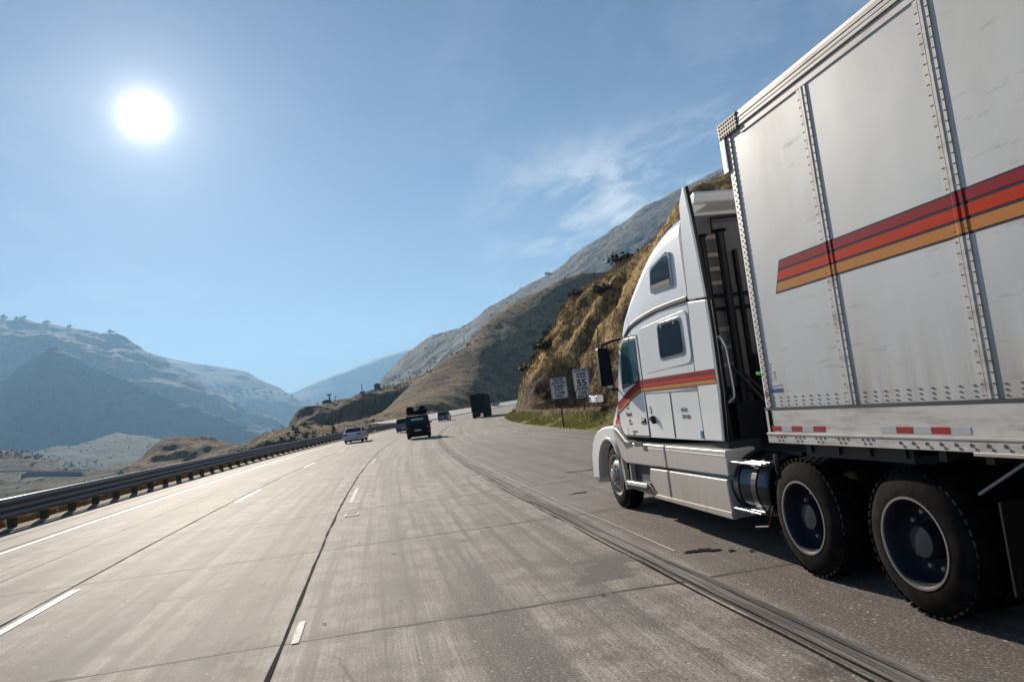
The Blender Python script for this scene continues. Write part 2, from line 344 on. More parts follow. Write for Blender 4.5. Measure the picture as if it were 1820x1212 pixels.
def g_strip(n, b):
    uv = n.n.new('ShaderNodeUVMap').outputs[0]; s, l, _ = n.sep(uv)
    a = n.noise(n.comb(n.m('MULTIPLY', s, .30), n.m('ADD', n.m('MULTIPLY', l, 17.), n.m('MULTIPLY', n.noise(n.comb(n.m('MULTIPLY', s, .5), 0., 0.), 1., 3), 3.)), 0.), 1., 6, .75); g = n.noise(n.comb(s, l, 0.), 30., 4, .7)
    c = n.mix(n.ss(a, .40, .60), (.27, .24, .215), (.075, .068, .068)); c = n.mix(n.ss(a, .2, .36, .6, 0.), c, (.48, .48, .5)); c = n.mix(n.ss(g, .4, .8, 0., .4), c, (.3, .28, .25))
    n.l.new(c, b.inputs['Base Color'])
M['strip'] = mat('joint_strip', rough=.8, spec=.15, fn=g_strip)
def g_line(n, b):
    uv = n.n.new('ShaderNodeUVMap').outputs[0]; g = n.noise(uv, 24., 5, .7); a = n.noise(n.scl(uv, .8, 6, 1), 2., 4, .6)
    wr = n.m('ADD', n.ss(g, .5, .66), n.ss(a, .5, .75), clamp=True); n.l.new(n.mix(n.m('MULTIPLY', wr, .7), (.80, .80, .79), (.34, .31, .28)), b.inputs['Base Color'])
M['line'] = mat('worn_white_paint', rough=.6, fn=g_line)
def g_linef(n, b):
    g_line(n, b); uv = n.n.new('ShaderNodeUVMap').outputs[0]; g = n.noise(uv, 15., 5, .7)
    w_ = n.noise(n.scl(uv, 2.5, 12, 1), 1.5, 6, .75)
    n.l.new(n.mix(n.ss(n.m('ADD', g, n.m('MULTIPLY', w_, .8)), .82, .98), (.60, .57, .53), (.30, .26, .22)), b.inputs['Base Color'])
M['linef'] = mat('faded_white_paint', rough=.7, fn=g_linef)
M['patch'] = mat('asphalt_patch', (.09, .08, .075), .75, fn=lambda n, b: n.l.new(n.mix(n.noise(n.geo(), 26., 4, .7), (.05, .045, .042), (.19, .165, .15)), b.inputs['Base Color']))
def g_dirt(n, b):
    o = n.geo(); a = n.noise(o, .8, 6, .65); g = n.noise(o, 11., 5, .7)
    c = n.mix(a, (.19, .14, .095), (.33, .26, .18)); c = n.mix(n.ss(g, .5, .75, 0., .6), c, (.08, .06, .04)); n.l.new(c, b.inputs['Base Color']); n.l.new(n.bump(g, .8, .05), b.inputs['Normal'])
M['dirt'] = mat('dry_dirt', rough=.9, fn=g_dirt)
def g_hill(dry, dryb, brush, soil, s1, dots, dens, bd=1., rill=0.):
    """grass slope: colour patches of dry grass, soil and scrub with their own shapes"""
    def fn(n, b):
        o = n.geo(); a = n.noise(o, s1, 7, .62); a2 = n.noise(n.vm('ADD', o, (50, 20, 9)), s1*4.7, 6, .65); f = n.noise(n.scl(o, 1, 1, .55), s1*42, 5, .7)
        c = n.mix(n.ss(a, .38, .60), dry, dryb); c = n.mix(n.ss(a2, .48, .60, 0., .85), c, soil)
        c = n.mix(n.ss(f, .49, .57, 0., .8), c, soil); c = n.mix(n.ss(f, .38, .46, .6, 0.), c, dryb)
        v = n.vor(n.vm('ADD', o, n.scl(n.noise(o, dots*3, 3, .6, out=1), .5/dots, .5/dots, .5/dots)), dots); clus = n.noise(n.vm('ADD', o, (9, 99, 4)), s1*2.3, 5, .6)
        v2 = n.vor(n.vm('ADD', o, n.scl(n.noise(o, dots*9, 3, .6, out=1), .2/dots, .2/dots, .2/dots)), dots*3.3)
        mk = n.m('MAXIMUM', n.m('MULTIPLY', n.ss(v, .20, .34, 1., 0.), n.ss(clus, dens, dens+.06)), n.m('MULTIPLY', n.ss(v2, .20, .34, 1., 0.), n.ss(clus, dens-.04, dens+.04))); c = n.mix(n.m('MULTIPLY', mk, .9), c, brush)
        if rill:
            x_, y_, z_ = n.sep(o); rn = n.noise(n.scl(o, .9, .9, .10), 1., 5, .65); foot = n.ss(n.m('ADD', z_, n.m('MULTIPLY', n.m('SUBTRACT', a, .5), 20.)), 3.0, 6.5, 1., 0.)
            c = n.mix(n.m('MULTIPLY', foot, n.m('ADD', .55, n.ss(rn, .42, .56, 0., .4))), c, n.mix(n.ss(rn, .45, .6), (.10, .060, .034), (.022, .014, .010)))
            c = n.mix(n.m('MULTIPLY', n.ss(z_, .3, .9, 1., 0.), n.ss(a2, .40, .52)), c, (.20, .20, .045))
        n.l.new(c, b.inputs['Base Color']); h = n.m('ADD', n.m('MULTIPLY', f, .6), n.m('ADD', a2, n.m('MULTIPLY', mk, .5)))
        n.l.new(n.bump(h, .9, bd), b.inputs['Normal']); b.inputs['Specular IOR Level'].default_value = .1
    return fn
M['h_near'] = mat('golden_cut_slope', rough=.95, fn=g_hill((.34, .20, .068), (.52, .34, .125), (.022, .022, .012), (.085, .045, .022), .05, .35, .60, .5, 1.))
M['h_mid'] = mat('brown_hillside', rough=.95, fn=g_hill((.19, .115, .042), (.33, .22, .09), (.018, .019, .014), (.075, .052, .030), .012, .10, .47, 2.5))
M['h_grey'] = mat('ribbed_grey_hillside', rough=.95, fn=g_hill((.24, .21, .17), (.33, .30, .25), (.05, .05, .04), (.14, .12, .095), .005, .035, .52, 5.))
M['h_far'] = mat('pale_grass_mountain', rough=.95, fn=g_hill((.24, .20, .14), (.38, .33, .24), (.03, .035, .025), (.11, .09, .065), .0035, .02, .50, 8.))
M['h_val'] = mat('valley_scrubland', rough=.95, fn=g_hill((.10, .08, .04), (.22, .155, .07), (.018, .022, .015), (.06, .05, .03), .006, .05, .46, 4.))
M['h_shade'] = mat('shade_toned_hillside', rough=.95, fn=g_hill((.035, .038, .03), (.13, .12, .085), (.010, .013, .010), (.03, .028, .022), .004, .03, .45, 8.))  # spur's shade put into the colour; paler patches stand for lit streaks
M['h_green'] = mat('olive_mound', rough=.95, fn=g_hill((.045, .045, .022), (.085, .078, .042), (.03, .04, .02), (.14, .125, .075), .008, .035, .50, 4.))
def g_blade(c0, c1, c2):
    def fn(n, b):
        r = n.n.new('ShaderNodeVertexColor'); 
        o = n.geo(); a = n.noise(o, 1.1, 4, .6); g = n.noise(o, 14., 2, .5)
        n.l.new(n.mix(n.ss(g, .4, .6), n.mix(n.ss(a, .38, .62), c0, c1), c2), b.inputs['Base Color']); b.inputs['Specular IOR Level'].default_value = .15
        n.n.remove(r)
    return fn
M['gold'] = mat('dry_grass_blades', rough=.8, fn=g_blade((.34, .22, .08), (.46, .32, .13), (.22, .15, .06)))
M['green_g'] = mat('green_grass_blades', rough=.8, fn=g_blade((.20, .30, .03), (.40, .40, .08), (.55, .40, .15)))
M['leaf'] = mat('shrub_leaves', rough=.8, fn=g_blade((.028, .035, .016), (.05, .05, .024), (.075, .065, .03)))
M['bark'] = mat('bark', (.05, .04, .03), .9)

# ------------------------------------------------------------------ road frame
RAD = 520.; X0 = -4.4
def rp(s, l, z=0.):
    """s metres along the central joint, l metres to its right, z above the road"""
    zz = 4e-5*max(0., s-60)**2+z
    if s <= 0: return (X0+l, s, zz)
    t = s/RAD; return (X0+RAD-(RAD-l)*math.cos(t), (RAD-l)*math.sin(t), zz)
def heading(s): return -max(0., s)/RAD
def ribbon(name, ls, s0, s1, ds, m_, z=0., parent=None, zf=None, **k):
    ss_ = np.linspace(s0, s1, max(2, int(round((s1-s0)/ds))+1)); nv = len(ls)
    vs = [rp(s, l, (zf(s, l) if zf else z)) for s in ss_ for l in ls]
    me = bpy.data.meshes.new(name); fs = [(i*nv+j, i*nv+j+1, (i+1)*nv+j+1, (i+1)*nv+j) for i in range(len(ss_)-1) for j in range(nv-1)]
    me.from_pydata(vs, [], fs); uv = me.uv_layers.new(name='UVMap'); co = [(s, l) for s in ss_ for l in ls]
    for lp in me.loops: uv.data[lp.index].uv = co[lp.vertex_index]
    me.materials.append(m_); o = bpy.data.objects.new(name, me); link(o); o.parent = parent
    me.polygons.foreach_set('use_smooth', [True]*len(me.polygons)); return tag(o, **k)
def smooth_grid(name, P, m_, **k):
    mb = MB(); mb.grid(P); nu, nv = np.asarray(P).shape[:2]
    me = bpy.data.meshes.new(name); me.from_pydata(mb.v, [], mb.f); me.materials.append(m_)
    me.polygons.foreach_set('use_smooth', [True]*len(me.polygons))
    me.update()
    nz = np.empty(len(me.polygons)*3, 'f'); me.polygons.foreach_get('normal', nz)
    if nz[2::3].mean() < 0: me.flip_normals()
    o = bpy.data.objects.new(name, me); link(o); return tag(o, **k)
# ================================================================== TERRAIN
def catmull(P, n):
    P = np.asarray(P, float); k = len(P); out = []
    t = np.linspace(0, k-1, n)
    for x in t:
        i = min(int(x), k-2); f = x-i; p0 = P[max(i-1, 0)]; p1 = P[i]; p2 = P[i+1]; p3 = P[min(i+2, k-1)]
        out.append(.5*((2*p1)+(-p0+p2)*f+(2*p0-5*p1+4*p2-p3)*f*f+(-p0+3*p1-3*p2+p3)*f**3))
    return np.array(out)
def resample(row, n, key):
    P = np.array([at(*p) if not isinstance(p, np.ndarray) else p for p in row]); x = np.array(key, float); x = (x-x[0])/(x[-1]-x[0])
    u = np.linspace(0, 1, n); return np.stack([np.interp(u, x, P[:, c]) for c in range(3)], 1)
def sheet(name, rows, nu, nv, amp, freq, m_, back=300, drop=150, front=None, ridged=0., oct=6, seed=0., sub=None, stretch=(1, 1, 1), lin=False, **k):
    """hill surface through rows of surveyed points, foot first and skyline last, carried on over the back"""
    R0 = []
    for r in rows:
        xs = [p[0] for p in r]; R0.append(resample(r, nu, xs))
    c = np.array([CAM[0], CAM[1]])
    if front:
        f0 = R0[0].copy(); d = f0[:, :2]-c; f0[:, :2] = c+d*(1-front[0]/np.linalg.norm(d, axis=1))[:, None]; f0[:, 2] -= front[1]; R0.insert(0, f0)
    L = R0[-1]; d = L[:, :2]-c; dn = np.linalg.norm(d, axis=1)[:, None]
    for q, z in ((.12, .02), (.35, .2), (.7, .6), (1., 1.)):
        b = L.copy(); b[:, :2] = c+d*(1+back*q/dn); b[:, 2] -= drop*z; R0.append(b)
    R0 = [np.asarray(r, float) for r in R0]; A = np.array(R0)                                # rows, u, 3
    G = np.empty((nu, nv, 3))
    k_ = len(A); t = np.linspace(0, 1, nv)
    # denser sampling on the visible side
    vis = (len(rows)-1+(1 if front else 0))/(k_-1); tv = np.where(t < .8, t/.8*vis, vis+(t-.8)/.2*(1-vis))*(k_-1)
    for j, x in enumerate(tv):
        i = min(int(x), k_-2); f = x-i; p0, p1, p2, p3 = A[max(i-1, 0)], A[i], A[i+1], A[min(i+2, k_-1)]
        if lin: G[:, j] = p1*(1-f)+p2*f
        else: G[:, j] = .5*((2*p1)+(-p0+p2)*f+(2*p0-5*p1+4*p2-p3)*f*f+(-p0+3*p1-3*p2+p3)*f**3)
    S = np.array(stretch)
    N = fbm(G*freq*S+seed, oct); Rg = fbm(G*freq*.8*S+seed+31, oct, .5, True)
    gu = np.gradient(G, axis=0); gv = np.gradient(G, axis=1); nn = np.cross(gu, gv); nn /= np.linalg.norm(nn, axis=2, keepdims=True)+1e-9
    nn *= np.sign(nn[..., 2:3]+1e-9)
    disp = amp*((1-ridged)*N+ridged*(Rg-.3))
    G = G+nn*disp[..., None]
    return smooth_grid(name, G, m_, **k)
STR = dict(kind='structure')
# one ground sheet to the horizon
mb = MB(); mb.grid(np.array([[(x, y, -76.) for y in np.linspace(-14000, 14000, 13)] for x in np.linspace(-14000, 14000, 13)])); mb.build('ground', M['h_val'], **STR)
# valley floor with low ridges and gullies
gx = np.linspace(-3600, 700, 330); gy = 140+4300*np.linspace(0, 1, 360)**1.9; X, Y = np.meshgrid(gx, gy, indexing='ij')
P3 = np.stack([X*.0022, Y*.0055, X*0], -1); DD = np.hypot(X, Y); sm = lambda a, b: (lambda q: q*q*(3-2*q))(np.clip((DD-a)/(b-a), 0, 1))
Z = -36+15*sm(560, 950)-12*sm(1050, 1500)-24*sm(1600, 2600)+(6+9*sm(900, 2200))*fbm(P3*1.6, 6)+7*(1-sm(1300, 2200))*(fbm(np.stack([X*.006, Y*.016, X*0+5], -1), 5, .55, True)-.3)+(5+9*sm(900, 2200))*(fbm(P3*2.9+9, 5, .5, True)-.35)+3*fbm(np.stack([X*.012, Y*.03, X*0], -1), 4)
smooth_grid('valley_floor', np.stack([X, Y, Z], -1), M['h_val'], **STR)
# very far pale range
sheet('far_mountain', [[(430, 735, 8505), (520, 722, 8640), (600, 715, 8775), (720, 700, 8775), (860, 680, 8775)],
      [(430, 722, 9450), (527, 697, 9450), (555, 686, 9450), (600, 668, 9450), (640, 652, 9585), (700, 632, 9720), (780, 610, 9720), (860, 600, 9720)]], 80, 40, 30, .002, M['h_far'], 1200, 500, front=(400, 400), **STR)
# second mountain, left background
sheet('back_mountain', [[(200, 735, 5920), (420, 748, 5920), (560, 765, 5920), (620, 780, 5920)],
      [(200, 700, 6560), (300, 672, 6640), (400, 684, 6720), (500, 705, 6560), (560, 722, 6400), (620, 740, 6400)],
      [(200, 622, 7840), (257, 628, 7760), (295, 634, 7680), (347, 644, 7680), (399, 654, 7520), (433, 661, 7360), (468, 675, 7200), (496, 689, 7200), (527, 703, 7040), (558, 717, 6880), (620, 750, 6720)]],
      240, 130, 75, .0014, M['h_far'], 900, 400, front=(700, 400), ridged=.45, seed=3.3, **STR)
# the long gentle mountain behind the shadowed spur
sheet('grass_mountain', [[(-260, 700, 4538), (-60, 700, 4538), (60, 690, 4538), (200, 740, 4455), (350, 780, 4372), (470, 800, 4290), (520, 805, 4290)],
      [(-260, 640, 4868), (-60, 640, 4868), (69, 627, 4785), (87, 622, 4785), (121, 634, 4752), (180, 655, 4702), (225, 676, 4620), (277, 694, 4620), (347, 722, 4538), (381, 736, 4455), (416, 750, 4372), (468, 772, 4323), (520, 800, 4323)],
      [(-260, 590, 5678), (-100, 580, 5678), (0, 578, 5678), (21, 580, 5678), (52, 582, 5678), (104, 587, 5600), (139, 592, 5524), (191, 602, 5524), (215, 609, 5448), (250, 627, 5371), (277, 644, 5294), (312, 665, 5217), (347, 682, 5141), (381, 703, 5064), (416, 717, 4987), (447, 736, 4910), (496, 758, 4757), (520, 775, 4604)]],
      380, 230, 110, .0022, M['h_far'], 1300, 700, front=(300, 400), ridged=.6, seed=1.1, **STR)
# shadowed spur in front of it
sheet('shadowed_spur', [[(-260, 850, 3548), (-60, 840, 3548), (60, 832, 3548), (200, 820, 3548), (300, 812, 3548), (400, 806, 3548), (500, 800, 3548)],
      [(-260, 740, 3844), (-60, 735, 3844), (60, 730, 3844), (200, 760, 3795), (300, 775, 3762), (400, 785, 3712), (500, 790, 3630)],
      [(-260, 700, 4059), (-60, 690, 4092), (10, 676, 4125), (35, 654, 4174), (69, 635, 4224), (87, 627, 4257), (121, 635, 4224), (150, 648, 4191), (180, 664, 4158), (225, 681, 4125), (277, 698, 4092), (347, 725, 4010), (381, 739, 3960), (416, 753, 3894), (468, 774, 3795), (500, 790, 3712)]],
      300, 180, 60, .0035, M['h_shade'], 500, 90, front=(150, 30), ridged=.3, seed=5.1, **STR)
# olive mound and low ridges on the valley floor
sheet('olive_mound', [[(60, 815, 2100), (150, 826, 2030), (250, 826, 2002), (350, 815, 1988), (420, 805, 2100)],
      [(60, 806, 2590), (90, 797, 2590), (140, 795, 2660), (180, 781, 2772), (208, 772, 2828), (250, 776, 2828), (290, 783, 2772), (330, 796, 2660), (420, 802, 2590)]], 180, 90, 14, .007, M['h_green'], 120, 60, front=(100, 20), seed=2, **STR)
sheet('valley_knoll', [[(-150, 838, 1180), (-40, 838, 1200), (60, 836, 1220), (130, 836, 1250)],
      [(-150, 812, 1300), (-40, 804, 1330), (0, 805, 1340), (35, 806, 1340), (69, 814, 1330), (100, 825, 1320), (130, 835, 1320)]], 120, 70, 9, .009, M['h_val'], 160, 50, front=(60, 14), seed=4, **STR)
sheet('brown_knoll', [[(150, 915, 430), (230, 885, 430), (330, 868, 430), (430, 850, 420), (540, 830, 400)],
      [(150, 905, 520), (230, 845, 520), (330, 825, 520), (430, 815, 500), (540, 806, 470)],
      [(150, 900, 610), (225, 830, 610), (257, 814, 620), (288, 797, 640), (310, 789, 640), (333, 785, 640), (358, 782, 640), (381, 783, 640), (409, 788, 630), (426, 792, 620), (447, 794, 600), (480, 790, 560), (540, 790, 520)]],
      260, 160, 14., .020, M['h_mid'], 150, 70, front=(120, 30), ridged=.5, seed=8, stretch=(1, 1, 2.6), **STR)
# grey ribbed mountain, right background
sheet('grey_mountain', [[(560, 745, 1688), (700, 735, 1552), (850, 720, 1485), (1000, 700, 1458), (1180, 660, 1458), (1500, 600, 1458)],
      [(560, 730, 1890), (665, 703, 1823), (700, 690, 1755), (769, 655, 1701), (839, 608, 1660), (925, 570, 1647), (1050, 520, 1647), (1180, 480, 1620), (1500, 420, 1620)],
      [(560, 722, 2228), (640, 706, 2228), (668, 688, 2228), (700, 650, 2214), (721, 629, 2187), (769, 601, 2106), (814, 588, 2066), (839, 577, 2106), (873, 546, 2106), (915, 522, 2106), (960, 494, 2106), (1001, 473, 2106), (1047, 439, 2106), (1099, 404, 2106), (1144, 376, 2106), (1178, 360, 2106), (1230, 330, 2106), (1300, 300, 2106), (1500, 230, 2106)]],
      480, 240, 22, .0060, M['h_grey'], 600, 350, front=(150, 60), ridged=.5, seed=6.6, stretch=(1.6, 1.6, .35), **STR)
# ridge with the hut and poles
sheet('ridge_hill', [[(430, 850, 250), (465, 812, 248), (505, 798, 245), (560, 792, 245), (640, 775, 260), (700, 760, 290), (760, 748, 330), (840, 732, 400)],
      [(430, 840, 330), (462, 800, 332), (505, 791, 340), (560, 780, 400), (600, 766, 478), (645, 754, 530), (700, 738, 560), (760, 718, 590), (840, 690, 640)],
      [(430, 832, 400), (458, 794, 400), (480, 788, 400), (520, 768, 425), (560, 747, 452), (600, 728, 497), (645, 709, 546), (700, 698, 578), (760, 680, 620), (840, 655, 680)],
      [(430, 826, 420), (449, 796, 420), (471, 786, 430), (496, 765, 450), (520, 744, 470), (544, 727, 490), (568, 717, 510), (600, 711, 540), (645, 699, 580), (694, 689, 620), (744, 674, 680), (790, 655, 720), (840, 640, 760)]],
      420, 200, 9., .02, M['h_mid'], 160, 110, front=(60, 40), ridged=.65, seed=2.7, **STR)
# big brown hill in the middle distance
sheet('brown_hill', [[(600, 772, 325), (680, 757, 330), (740, 748, 340), (800, 738, 355), (850, 727, 400), (900, 719, 470), (930, 716, 500), (1000, 706, 520), (1100, 694, 540), (1250, 678, 540)],
      [(600, 771, 330), (665, 756, 340), (700, 738, 349), (740, 722, 358), (780, 716, 372), (820, 712, 405), (850, 706, 440), (900, 690, 500), (950, 675, 530), (1000, 660, 545), (1100, 640, 560), (1250, 620, 560)],
      [(600, 770.5, 345), (665, 752, 375), (720, 720, 420), (770, 692, 460), (810, 670, 500), (850, 655, 530), (890, 655, 545), (940, 640, 556), (1000, 630, 570), (1100, 610, 590), (1250, 590, 590)],
      [(600, 770, 355), (645, 757, 400), (680, 735, 440), (700, 716, 470), (735, 687, 510), (769, 659, 550), (804, 631, 590), (839, 606, 620), (866, 578, 640), (894, 557, 655), (925, 540, 665), (963, 522, 670), (998, 505, 675), (1026, 496, 680), (1047, 492, 685), (1081, 490, 690), (1105, 480, 690), (1160, 460, 700), (1250, 440, 700)]],
      460, 240, 5.5, .013, M['h_mid'], 220, 90, front=(25, 4), ridged=.35, seed=9.2, **STR)

def surf(nm, px, py=None):
    """the point of a hill seen at a sight line, or its skyline when no height is given"""
    ob = bpy.data.objects[nm]; co = np.empty(len(ob.data.vertices)*3, 'f'); ob.data.vertices.foreach_get('co', co); co = co.reshape(-1, 3).astype(float); d = co-CAM; z = d@F_
    ok = z > 1; u = 910+FPX*(d@RT)/np.where(ok, z, 1); v = 606-FPX*(d@UP)/np.where(ok, z, 1)
    m_ = ok & (abs(u-px) < 9)
    if py is None: i = np.argmin(np.where(m_, v, 1e9))
    else: i = np.argmin(np.where(ok, np.hypot(u-px, v-py)+z*.004, 1e9))
    return co[i]
# ------------------------------------------------------------------ road bed, verges and cut slope
def left_bank():
    S = np.linspace(-60, 420, 170); L = [-9.6, -10.4, -11.4, -13, -16, -22, -30, -40, -60, -90, -130]
    G = np.zeros((len(S), len(L), 3))
    for i, s in enumerate(S):
        f = min(1, max(0, (s-115)/60.)); f = f*f*(3-2*f)
        for j, l in enumerate(L):
            o = -l-10.4
            z0 = -.02-.62*max(0, o)**1.0 if o > 0 else -.02
            z1 = -.25-.005*o if l > -30 else -.4-.25*(-l-30)
            z = z0*(1-f)+z1*f; z = max(z, -62)
            G[i, j] = rp(s, l, z if j else -.05)
    N = fbm(G*.25, 4); k = np.clip((np.array([9.6+o for o in L])*-1+0)*0+np.array([0, .05, .15, .3, .5, .8, 1, 1, 1, 1, 1]), 0, 1); G[..., 2] += N*k[None]*.9*np.where(np.array(L) < -30, 2, 1)[None]
    smooth_grid('left_bank', G, M['dirt'], **STR)
left_bank()
ribbon('main_road', [-9.8, -8.4, -6.95, -5, -3.4, -1.7, 0, 1.9, 3.7, 5.6, 7.4, 9., 10.6], -40, 470, 2., M['road'], **STR)
CUT = [(10.6, -.01), (11.2, .10), (11.8, .32), (12.4, .85), (13.0, 2.1), (13.8, 3.9), (15.2, 6.0), (17.4, 9.4), (20.0, 13.6), (23, 18.2), (26, 21.3), (29, 23), (32, 23.8), (36, 25.4), (40, 28), (45, 32), (52, 36.), (60, 38), (75, 40), (100, 42), (150, 40), (220, 15)]
CFS = [(-60, .52), (0, .55), (30, .68), (45, .78), (54, .85), (60, .78), (65, .84), (70, .92), (76, .97), (84, .77), (90, .74), (98, .80), (106, .84), (118, .86), (140, .86), (420, .9)]
def cut_slope():
    S = np.linspace(-60, 420, 620); ls = np.array([c[0] for c in CUT]); hs = np.array([c[1] for c in CUT])
    q = np.concatenate([np.linspace(0, 18, 190), np.linspace(18, 20, 16)[1:]]); L = np.interp(q, np.arange(len(CUT)), ls); H = np.interp(q, np.arange(len(CUT)), hs)
    SS, LL = np.meshgrid(S, L, indexing='ij'); oq = np.clip((SS-72)/18, 0, 1); HH = np.interp(LL-6*(1-oq*oq*(3-2*oq))*np.clip((LL-12.5)/5, 0, 1), ls, hs)
    lobe = fbm(np.stack([SS*.012, LL*.02, SS*0+3.3], -1), 3)
    HH *= 1+(np.interp(SS, *np.array(CFS).T)-1)*np.clip((LL-14)/8, 0, 1)+.07*lobe*np.clip((LL-16)/10, 0, 1)
    HH *= 1-.5*np.clip((SS-230)/190, 0, 1)
    G = np.zeros(SS.shape+(3,)); t = np.maximum(SS, 0)/RAD
    G[..., 0] = X0+RAD-(RAD-LL)*np.cos(t); G[..., 1] = np.where(SS > 0, (RAD-LL)*np.sin(t), SS); G[..., 2] = 4e-5*np.maximum(0, SS-60)**2+HH
    k = np.clip((LL-11.6)/3., 0, 1)
    rill = fbm(np.stack([SS*.55, LL*.05, HH*.09], -1), 5, .55, True)-.35; rough = fbm(G*.55, 6, .58); big = fbm(G*.11+4, 4)
    face = np.clip((LL-12)/1.5, 0, 1)*np.clip((30-LL)/8, 0, 1)
    d = k*(face*(rill*1.15)+rough*.65+big*2.0*np.clip((LL-15)/8, 0, 1))
    nx = -.75; G[..., 0] += nx*d*np.cos(t); G[..., 1] += nx*d*-np.sin(t); G[..., 2] += d*.55+np.clip((LL-10.8), 0, 1)*.05*fbm(G*2.2, 3)
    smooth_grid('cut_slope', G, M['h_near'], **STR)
    return G, SS, LL
CG, CS, CL = cut_slope()
def cut_point(s, l):
    i = int(np.argmin(abs(CS[:, 0]-s))); j = int(np.argmin(abs(CL[0]-l))); return Vector(CG[i, j])
ribbon('gravel_shoulder', [10.55, 11.1, 11.8], -40, 400, 2., M['dirt'], z=.02, zf=lambda s, l: .015+.05*max(0, l-10.6), **STR)
ribbon('opposite_road', [-13.5, -17, -21, -25.5], 168, 460, 4., M['wall'], zf=lambda s, l: -.05+(-l-13.5)*.085, **STR)
# painted markings and joints
ribbon('edge_line', [-7.0, -6.87], -40, 470, 2., M['line'], z=.008, **STR)
for i, s in enumerate([-21.5+14.45*k for k in range(25)]):
    ribbon('lane_marking', [-3.28, -3.16], s, s+3.7, .6, M['line'], z=.008, **STR)
    if s > 15: ribbon('lane_marking', [.17, .27], s-4.6, s-.9, .6, M['linef'], z=.008, **STR)
def wob(name, l, wd, s0, s1, m_, z, seed, amp=.02, wamp=.6):
    ss_ = np.arange(s0, s1, .25); e = fbm(np.stack([ss_*.7, ss_*0+seed, ss_*0], -1), 4)*amp; ww = wd*(1+wamp*fbm(np.stack([ss_*2.1, ss_*0+seed+5, ss_*0], -1), 3))
    vs = []; fs = []
    for i, s in enumerate(ss_): vs += [rp(s, l+e[i]-ww[i]/2, z), rp(s, l+e[i]+ww[i]/2, z)]
    fs = [(2*i, 2*i+1, 2*i+3, 2*i+2) for i in range(len(ss_)-1)]
    MB().add(vs, fs).build(name, m_, recalc=False, **STR)
wob('road_joint', 0.02, .035, -20, 330, M['tar'], .006, 1., .018, .9)
wob('road_joint', -3.38, .032, -20, 330, M['tar'], .006, 2., .02, .9)
wob('road_joint', -7.2, .03, -20, 300, M['tar'], .006, 3.)
wob('road_joint', -8.3, .02, -20, 200, M['tar'], .006, 4., .05)
wob('road_joint', -5.0, .010, -20, 200, M['tar'], .006, 5., .06)
wob('road_joint', 3.52, .022, -20, 330, M['tar'], .007, 6., .03, 1.2)
ribbon('joint_strip', [3.57, 3.64, 3.70, 3.76, 3.82], -40, 330, .6, M['strip'], z=.006, **STR)
wob('road_joint', 3.60, .016, -20, 150, M['tar'], .010, 10., .012, .9); wob('road_joint', 3.73, .007, -20, 60, M['tar'], .010, 12., .03, 1.)
ribbon('lane_marking', [.10, .165], 6.6, 7.3, .2, M['linef'], z=.008, **STR)
wob('seam_paint', 4.0, .028, 7.5, 60, M['linef'], .009, 14., .03, .7)
# asphalt repairs and small holes
def blob(name, s, l, a, b, m_, z, seed, n=26, rag=.35):
    vs = []
    for i in range(n):
        t = 2*math.pi*i/n; r = 1+rag*float(vnoise(np.array([math.cos(t)*1.7+seed, math.sin(t)*1.7, seed])))
        vs.append(rp(s+a*r*math.cos(t), l+b*r*math.sin(t), z))
    MB().add(vs+[rp(s, l, z)], [(i, (i+1) % n, n) for i in range(n)]).build(name, m_, recalc=False, **STR)
random.seed(11)
for k in range(9):
    s = random.uniform(5.4, 16); l = random.uniform(.3, 3.4); blob('road_hole', s, l, random.uniform(.008, .02), random.uniform(.02, .06), M['tar'], .0095, k*1.7, 10, .8)
for (s, l, a, b) in ((7.35, 4.18, .05, .10), (7.25, 4.32, .035, .06), (7.1, 4.45, .03, .05), (6.95, 4.6, .03, .05), (15.6, 7.0, .05, .3), (17., 5.6, .07, .4), (13.2, 4.55, .04, .2)): blob('road_hole', s, l, a, b, M['tar'], .0095, s*3, 12, .9)
# sunken marker socket beside the joint
c0 = rp(15.0, .34, .009); MB().box(-.13, .13, -.26, .26, -.004, .0).build('marker_socket', M['patch'], **STR).location = c0
mb = MB().box(-.14, -.105, -.26, .26, 0, .006).box(.105, .13, -.26, .26, 0, .006).box(-.14, .13, .235, .26, 0.001, .007); o = mb.build('marker_frame', M['linef'], **STR); o.location = c0
# ------------------------------------------------------------------ guard rail
gr = empty('guard_rail', rp(20, -9.3), label='long dark weathered steel guard rail on posts along the valley side of the road', cat='guard rail')
GI = gr.location
prof = [(.0, .34), (.035, .36), (.075, .40), (.075, .45), (.01, .49), (.01, .53), (.075, .57), (.075, .63), (.01, .67), (.01, .71), (.075, .75), (.075, .81), (.035, .86), (.0, .88), (-.035, .885), (-.035, .865)]
G = [[Vector(rp(s, -9.45+p[0], p[1]))-GI for p in prof] for s in np.arange(-12, 152, 1.0)]
MB().grid(np.array(G)).build('rail_beam', M['galv'], gr, smooth=True, recalc=False, auto=60)
G = [[Vector(rp(s, -9.45+a, b))-GI for a, b in ((-.04, .85), (-.085, .87), (-.085, .915), (-.01, .92), (.02, .90), (.02, .87))] for s in np.arange(-12, 152, 1.0)]
MB().grid(np.array(G)).build('rail_cap', M['galv'], gr, recalc=False)
pb = MB().box(-.10, .10, -.09, .09, -.3, .80); p0 = None
for s in np.arange(-11, 151, 1.905):
    if p0 is None: p0 = pb.build('post', M['wood'], gr, bevel=.008); o = p0
    else: o = p0.copy(); link(o); o.parent = gr
    o.location = Vector(rp(s, -9.66))-GI; o.rotation_euler.z = heading(s)
# concrete edge strip under the rail and weedy grass
ribbon('asphalt_dike', [-9.95, -9.55, -9.3], -40, 160, 2., M['dirt'], zf=lambda s, l: .03 if l > -9.4 else .05, **STR)
